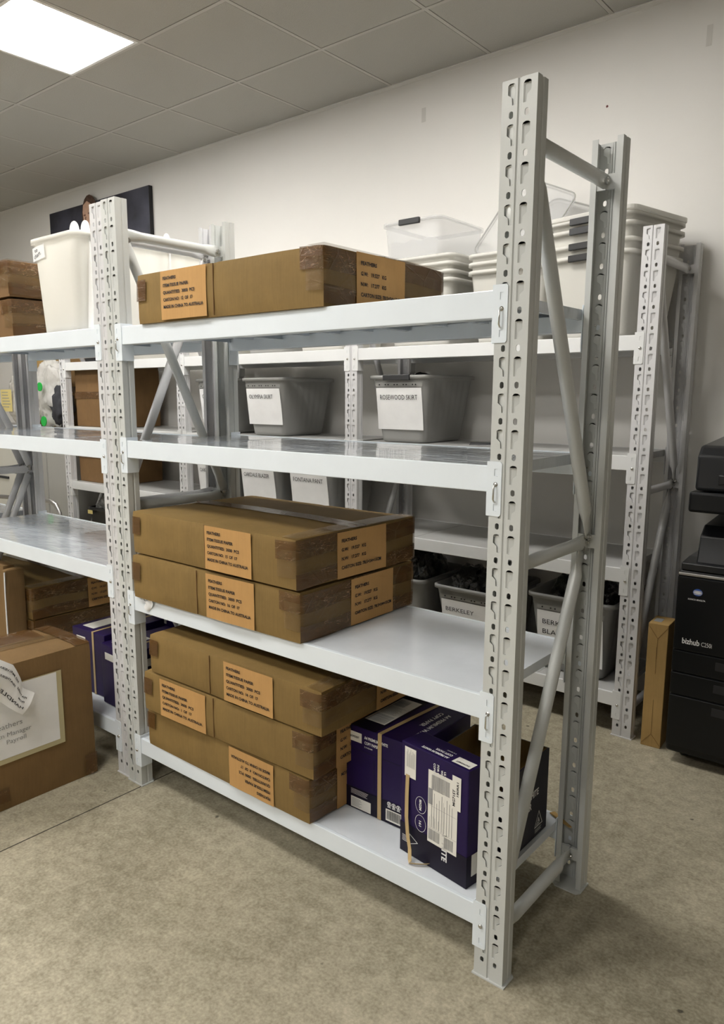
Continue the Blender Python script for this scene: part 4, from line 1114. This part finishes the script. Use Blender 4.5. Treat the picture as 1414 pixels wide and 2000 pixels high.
# far left: cabinets, cartons and plastic bags
t = thing('storage_cabinet', 'plain grey storage cabinet left of the wall rack', 'cabinet', (-5.02, 1.62, 0))
mb = MB(); mb.box(-.35, .33, 0, .44, 0, 1.13); put('body', mb, M['cabinet'], t, bevel=.004)
mb = MB(); mb.box(-.01, .0, -.012, 0, .1, 1.05); put('door_edge', mb, M['cabinet'], t)
t = thing('filing_cabinet', 'beige filing cabinet with drawers at the far left', 'cabinet', (-6.0, 1.60, 0))
mb = MB(); mb.box(-.5, .58, .02, .46, 0, 1.13); put('body', mb, M['cabinet'], t, bevel=.004)
for i in range(3):
    mb = MB(); mb.box(-.48, .56, 0, .02, .06 + i * .35, .38 + i * .35); d_ = put('drawer', mb, M['cabinet_light'], t, bevel=.004)
    mb = MB(); mb.box(.1, .35, -.012, 0, .33 + i * .35, .35 + i * .35); put('handle', mb, M['dark_grey_plastic'], d_)
bcarton('large brown carton on the cabinets behind the plastic bags', -5.15, -4.60, 1.85, 2.05, 1.131, .60, 'card_big', seed=61)
bcarton('tan carton on the cabinets at the far left edge', -5.95, -5.25, 1.85, 2.05, 1.131, .56, 'card_tan', seed=62)
o = lump('plastic_bag', 'knotted white plastic bag with a green badge left of the wall rack', -5.03, 1.71, 1.131, .235, .085, .25, 'bagplastic', 'plastic bag', seed=74, amp=.30, fr=2.0, sub=5)
o2 = lump('plastic_bag', 'tall white plastic bag at the far left edge', -5.42, 1.68, 1.131, .24, .10, .22, 'bagplastic', 'plastic bag', seed=72, amp=.28, fr=1.7, sub=5)
lump('folded_clothes', 'dark grey folded fabric bulging from the knotted plastic bag', -4.88, 1.70, 1.135, .11, .075, .16, 'cloth_dark', 'clothing', seed=73, amp=.3)
for i, (bx_, bz_, rr) in enumerate(((-5.02, 1.46, .035), (-4.99, 1.19, .040))):
    mb = MB(); mb.tube([(bx_, 1.600, bz_), (bx_, 1.592, bz_)], rr, 14); put('green_badge', mb, M['leaf_green'], o, loc=-o.location)
mb = MB(); mb.box(-5.60, -5.42, 1.556, 1.558, 1.26, 1.44); nt_ = put('paper_note', mb, M['yellow_paper'], o2, loc=-o2.location)
mb = MB(); small_print(mb, lambda u, v: (u, 1.5552, v), -5.58, -5.44, 1.42, 6, .024, hh=.006); put('small_print', mb, M['grey_ink'], nt_)
# trolley handle behind the left rack
t = thing('trolley', 'metal trolley with a curved tube handle behind the left rack', 'trolley', (-4.49, 1.22, 0))
mb = MB(); mb.tube([(-.55, 0, .62), (.05, 0, .655), (.22, 0, .655), (.30, 0, .635), (.34, 0, .58), (.34, 0, .40), (.34, 0, .1)], .016, 10); put('handle', mb, M['steel'], t, smooth=True)
mb = MB(); mb.box(-.62, .36, -.02, .30, .10, .14); put('platform', mb, M['cabinet'], t, bevel=.005)
for x_ in (-.55, .30):
    for y_ in (.02, .26):
        mb = MB(); mb.tube([(x_ - .012, y_, .05), (x_ + .012, y_, .05)], .05, 16); put('wheel', mb, M['black_plastic'], t)

# ------------------------------------------------------------------ canvas on the wall
cx0, cx1, cz0, cz1 = -5.50, -4.095, 2.30, 2.905
t = thing('wall_canvas', 'dark blue printed canvas of a woman high on the wall', 'picture', (cx0, WY, cz0))
cw_, ch_ = cx1 - cx0, cz1 - cz0
mb = MB(); mb.box(0, cw_, -.034, -.001, 0, ch_); put('canvas', mb, M['canvas'], t, bevel=.002)
mb = MB(); mb.box(cw_ + .0002, cw_ + .0012, -.034, -.002, 0, ch_); put('dark_edge', mb, M['black'], t)
def ell(cx, cz, rx, rz_, a=0, n=18, k=0.):
    return [(cx + rx * math.cos(q) * math.cos(a) - (rz_ + k * (math.sin(q) < 0)) * math.sin(q) * math.sin(a), cz + rx * math.cos(q) * math.sin(a) + (rz_ + k * (math.sin(q) < 0)) * math.sin(q) * math.cos(a)) for q in [2 * PI * i / n for i in range(n)]]
fx, fz = .585, .495
mb = MB(); mb.prism(ell(fx + .035, fz + .005, .115, .165, .1), -.0355, -.034, axis='y'); mb.prism(ell(fx + .11, fz - .08, .08, .20, .1), -.0353, -.034, axis='y'); fp = put('printed_hair', mb, M['hair'], t)
mb = MB(); mb.prism([(fx - .055, fz + .10), (fx + .0, fz + .125), (fx + .05, fz + .10), (fx + .085, fz + .03), (fx + .08, fz - .06), (fx + .055, fz - .12), (fx + .0, fz - .165), (fx - .035, fz - .16), (fx - .048, fz - .12), (fx - .055, fz - .08), (fx - .070, fz - .05), (fx - .058, fz + .0), (fx - .066, fz + .05)], -.0368, -.0355, axis='y')
mb.prism([(fx + .0, fz - .15), (fx + .08, fz - .05), (fx + .14, fz - .40), (fx - .02, fz - .42)], -.0362, -.0355, axis='y'); face = put('printed_face', mb, M['skin'], t)
mb = MB(); mb.prism(ell(fx - .022, fz - .105, .024, .010, .2), -.038, -.037, axis='y'); mb.prism(ell(fx - .038, fz + .022, .016, .007), -.038, -.037, axis='y'); mb.prism(ell(fx + .030, fz + .030, .020, .008), -.038, -.037, axis='y'); mb.prism([(fx - .028, fz + .01), (fx - .015, fz + .01), (fx - .030, fz - .055), (fx - .048, fz - .055)], -.038, -.037, axis='y')
put('printed_features', mb, M['skin_shadow'], face)
mb = MB(); mb.prism(ell(.375, .24, .05, .06), -.0355, -.034, axis='y'); put('printed_hand', mb, M['skin_shadow'], t)

# ------------------------------------------------------------------ printer
t = thing('printer', 'black floor-standing office printer cropped by the right edge', 'printer', (-.072, 1.425, 0), .03)
pw, pd = .62, .60
mb = MB(); mb.box(.0, pw, .0, pd, .045, .765); put('body', mb, M['printer'], t, bevel=.012, seg=3)
mb = MB(); mb.box(.004, pw, -.006, .002, .745, .756); put('top_edge_trim', mb, M['steel'], t, bevel=.003)
mb = MB(); mb.prism([(.0, .765), (.0, .792), (.10, .80), (pd, .80), (pd, .765)], .01, pw, axis='x'); put('output_tray', mb, M['printer_gloss'], t, bevel=.004)
mb = MB(); mb.prism([(.02, .79), (.05, .89), (.10, .925), (pd, .955), (pd, .79)], .055, .20, axis='x'); put('side_tower', mb, M['printer'], t, bevel=.006)
mb = MB(); mb.box(.11, pw, .28, pd, .79, .99); put('column', mb, M['printer'], t, bevel=.006)
mb = MB(); mb.box(.022, pw, -.022, pd, .985, 1.06); put('scanner_base', mb, M['printer'], t, bevel=.010, seg=3)
mb = MB(); mb.prism([(-.015, 1.064), (-.010, 1.19), (.03, 1.225), (pd, 1.26), (pd, 1.064)], .038, pw, axis='x'); put('scanner_lid', mb, M['printer_gloss'], t, bevel=.012, seg=3)
mb = MB(); mb.box(.115, .2, -.018, -.008, 1.09, 1.125); put('grip', mb, M['black_plastic'], t, bevel=.004)
for i, (z0_, z1_) in enumerate(((.375, .455), (.285, .368), (.075, .278))):
    mb = MB(); mb.box(.003, pw, -.008, .0, z0_, z1_); d_ = put('paper_drawer', mb, M['printer'], t, bevel=.003)
    mb = MB(); mb.box(.155, .30, -.0095, -.0075, z1_ - .050, z1_ - .018); put('handle', mb, M['black'], d_, bevel=.004)
mb = MB(); mb.box(.003, pw, -.008, .0, .460, .742); fd = put('front_door', mb, M['printer'], t, bevel=.004)
FP = lambda u, v: (u, -.0092, v)
mb = MB(); text(mb, 'bizhub', FP, .034, .487, .030, .062, bold=.02); put('lettering', mb, M['white_ink'], fd)
mb = MB(); text(mb, 'C250i', FP, .101, .487, .024, .037, bold=.0); put('lettering', mb, M['white_ink'], fd)
mb = MB(); text(mb, 'KONICA MINOLTA', FP, .044, .657, .0085, .060, bold=.02); put('lettering', mb, M['white_ink'], fd)
mb = MB(); mb.prism(ell(.076, .688, .0165, .0135, 0, 24), -.0092, -.0080, axis='y'); lg = put('emblem', mb, M['logo_blue'], fd)
mb = MB()
for dz, hh in ((.0065, .0006), (.0035, .0012), (-.0005, .0022), (-.0045, .0012), (-.0080, .0006)):
    wd = .0165 * math.sqrt(max(0, 1 - (dz / .0135) ** 2)) * .96; mb.prism(ell(.076, .688 + dz, wd, hh), -.0100, -.0093, axis='y')
put('emblem_stripes', mb, M['white_ink'], lg)
for x_ in (.05, .55):
    for y_ in (.10, .5):
        mb = MB(); mb.tube([(x_ - .012, y_, .024), (x_ + .012, y_, .024)], .024, 14); put('castor', mb, M['black_plastic'], t)

# ------------------------------------------------------------------ camera and world
f, cx, cy, cz, yaw, pit, roll = 1463.064, .73701, -1.45369, 1.40638, .697356, -.166212, .00139
fw = Vector((-math.sin(yaw) * math.cos(pit), math.cos(yaw) * math.cos(pit), math.sin(pit)))
r = Vector((math.cos(yaw), math.sin(yaw), 0)); u = r.cross(fw)
r2 = r * math.cos(roll) + u * math.sin(roll); u2 = u * math.cos(roll) - r * math.sin(roll)
cam = bpy.data.cameras.new('camera'); co = bpy.data.objects.new('camera', cam); COL.objects.link(co)
co.matrix_world = Matrix(((r2.x, u2.x, -fw.x, cx), (r2.y, u2.y, -fw.y, cy), (r2.z, u2.z, -fw.z, cz), (0, 0, 0, 1)))
cam.sensor_fit = 'HORIZONTAL'; cam.sensor_width = 36; cam.lens = f / 1414 * 36
cam.shift_x = 25.4 / 1414; cam.shift_y = 15.18 / 1414; cam.clip_start = .02
S.camera = co
w = bpy.data.worlds.new('world'); S.world = w; w.use_nodes = True
w.node_tree.nodes['Background'].inputs[0].default_value = (.8, .85, 1, 1); w.node_tree.nodes['Background'].inputs[1].default_value = .02
S.view_settings.view_transform = 'Standard'; S.view_settings.look = 'None'; S.view_settings.gamma = 1.
S.view_settings.exposure = .78
S.view_settings.use_curve_mapping = False
S.cycles.use_denoising = True
S.cycles.max_bounces = 10; S.cycles.transparent_max_bounces = 16; S.cycles.diffuse_bounces = 4
S.cycles.sample_clamp_indirect = 6.
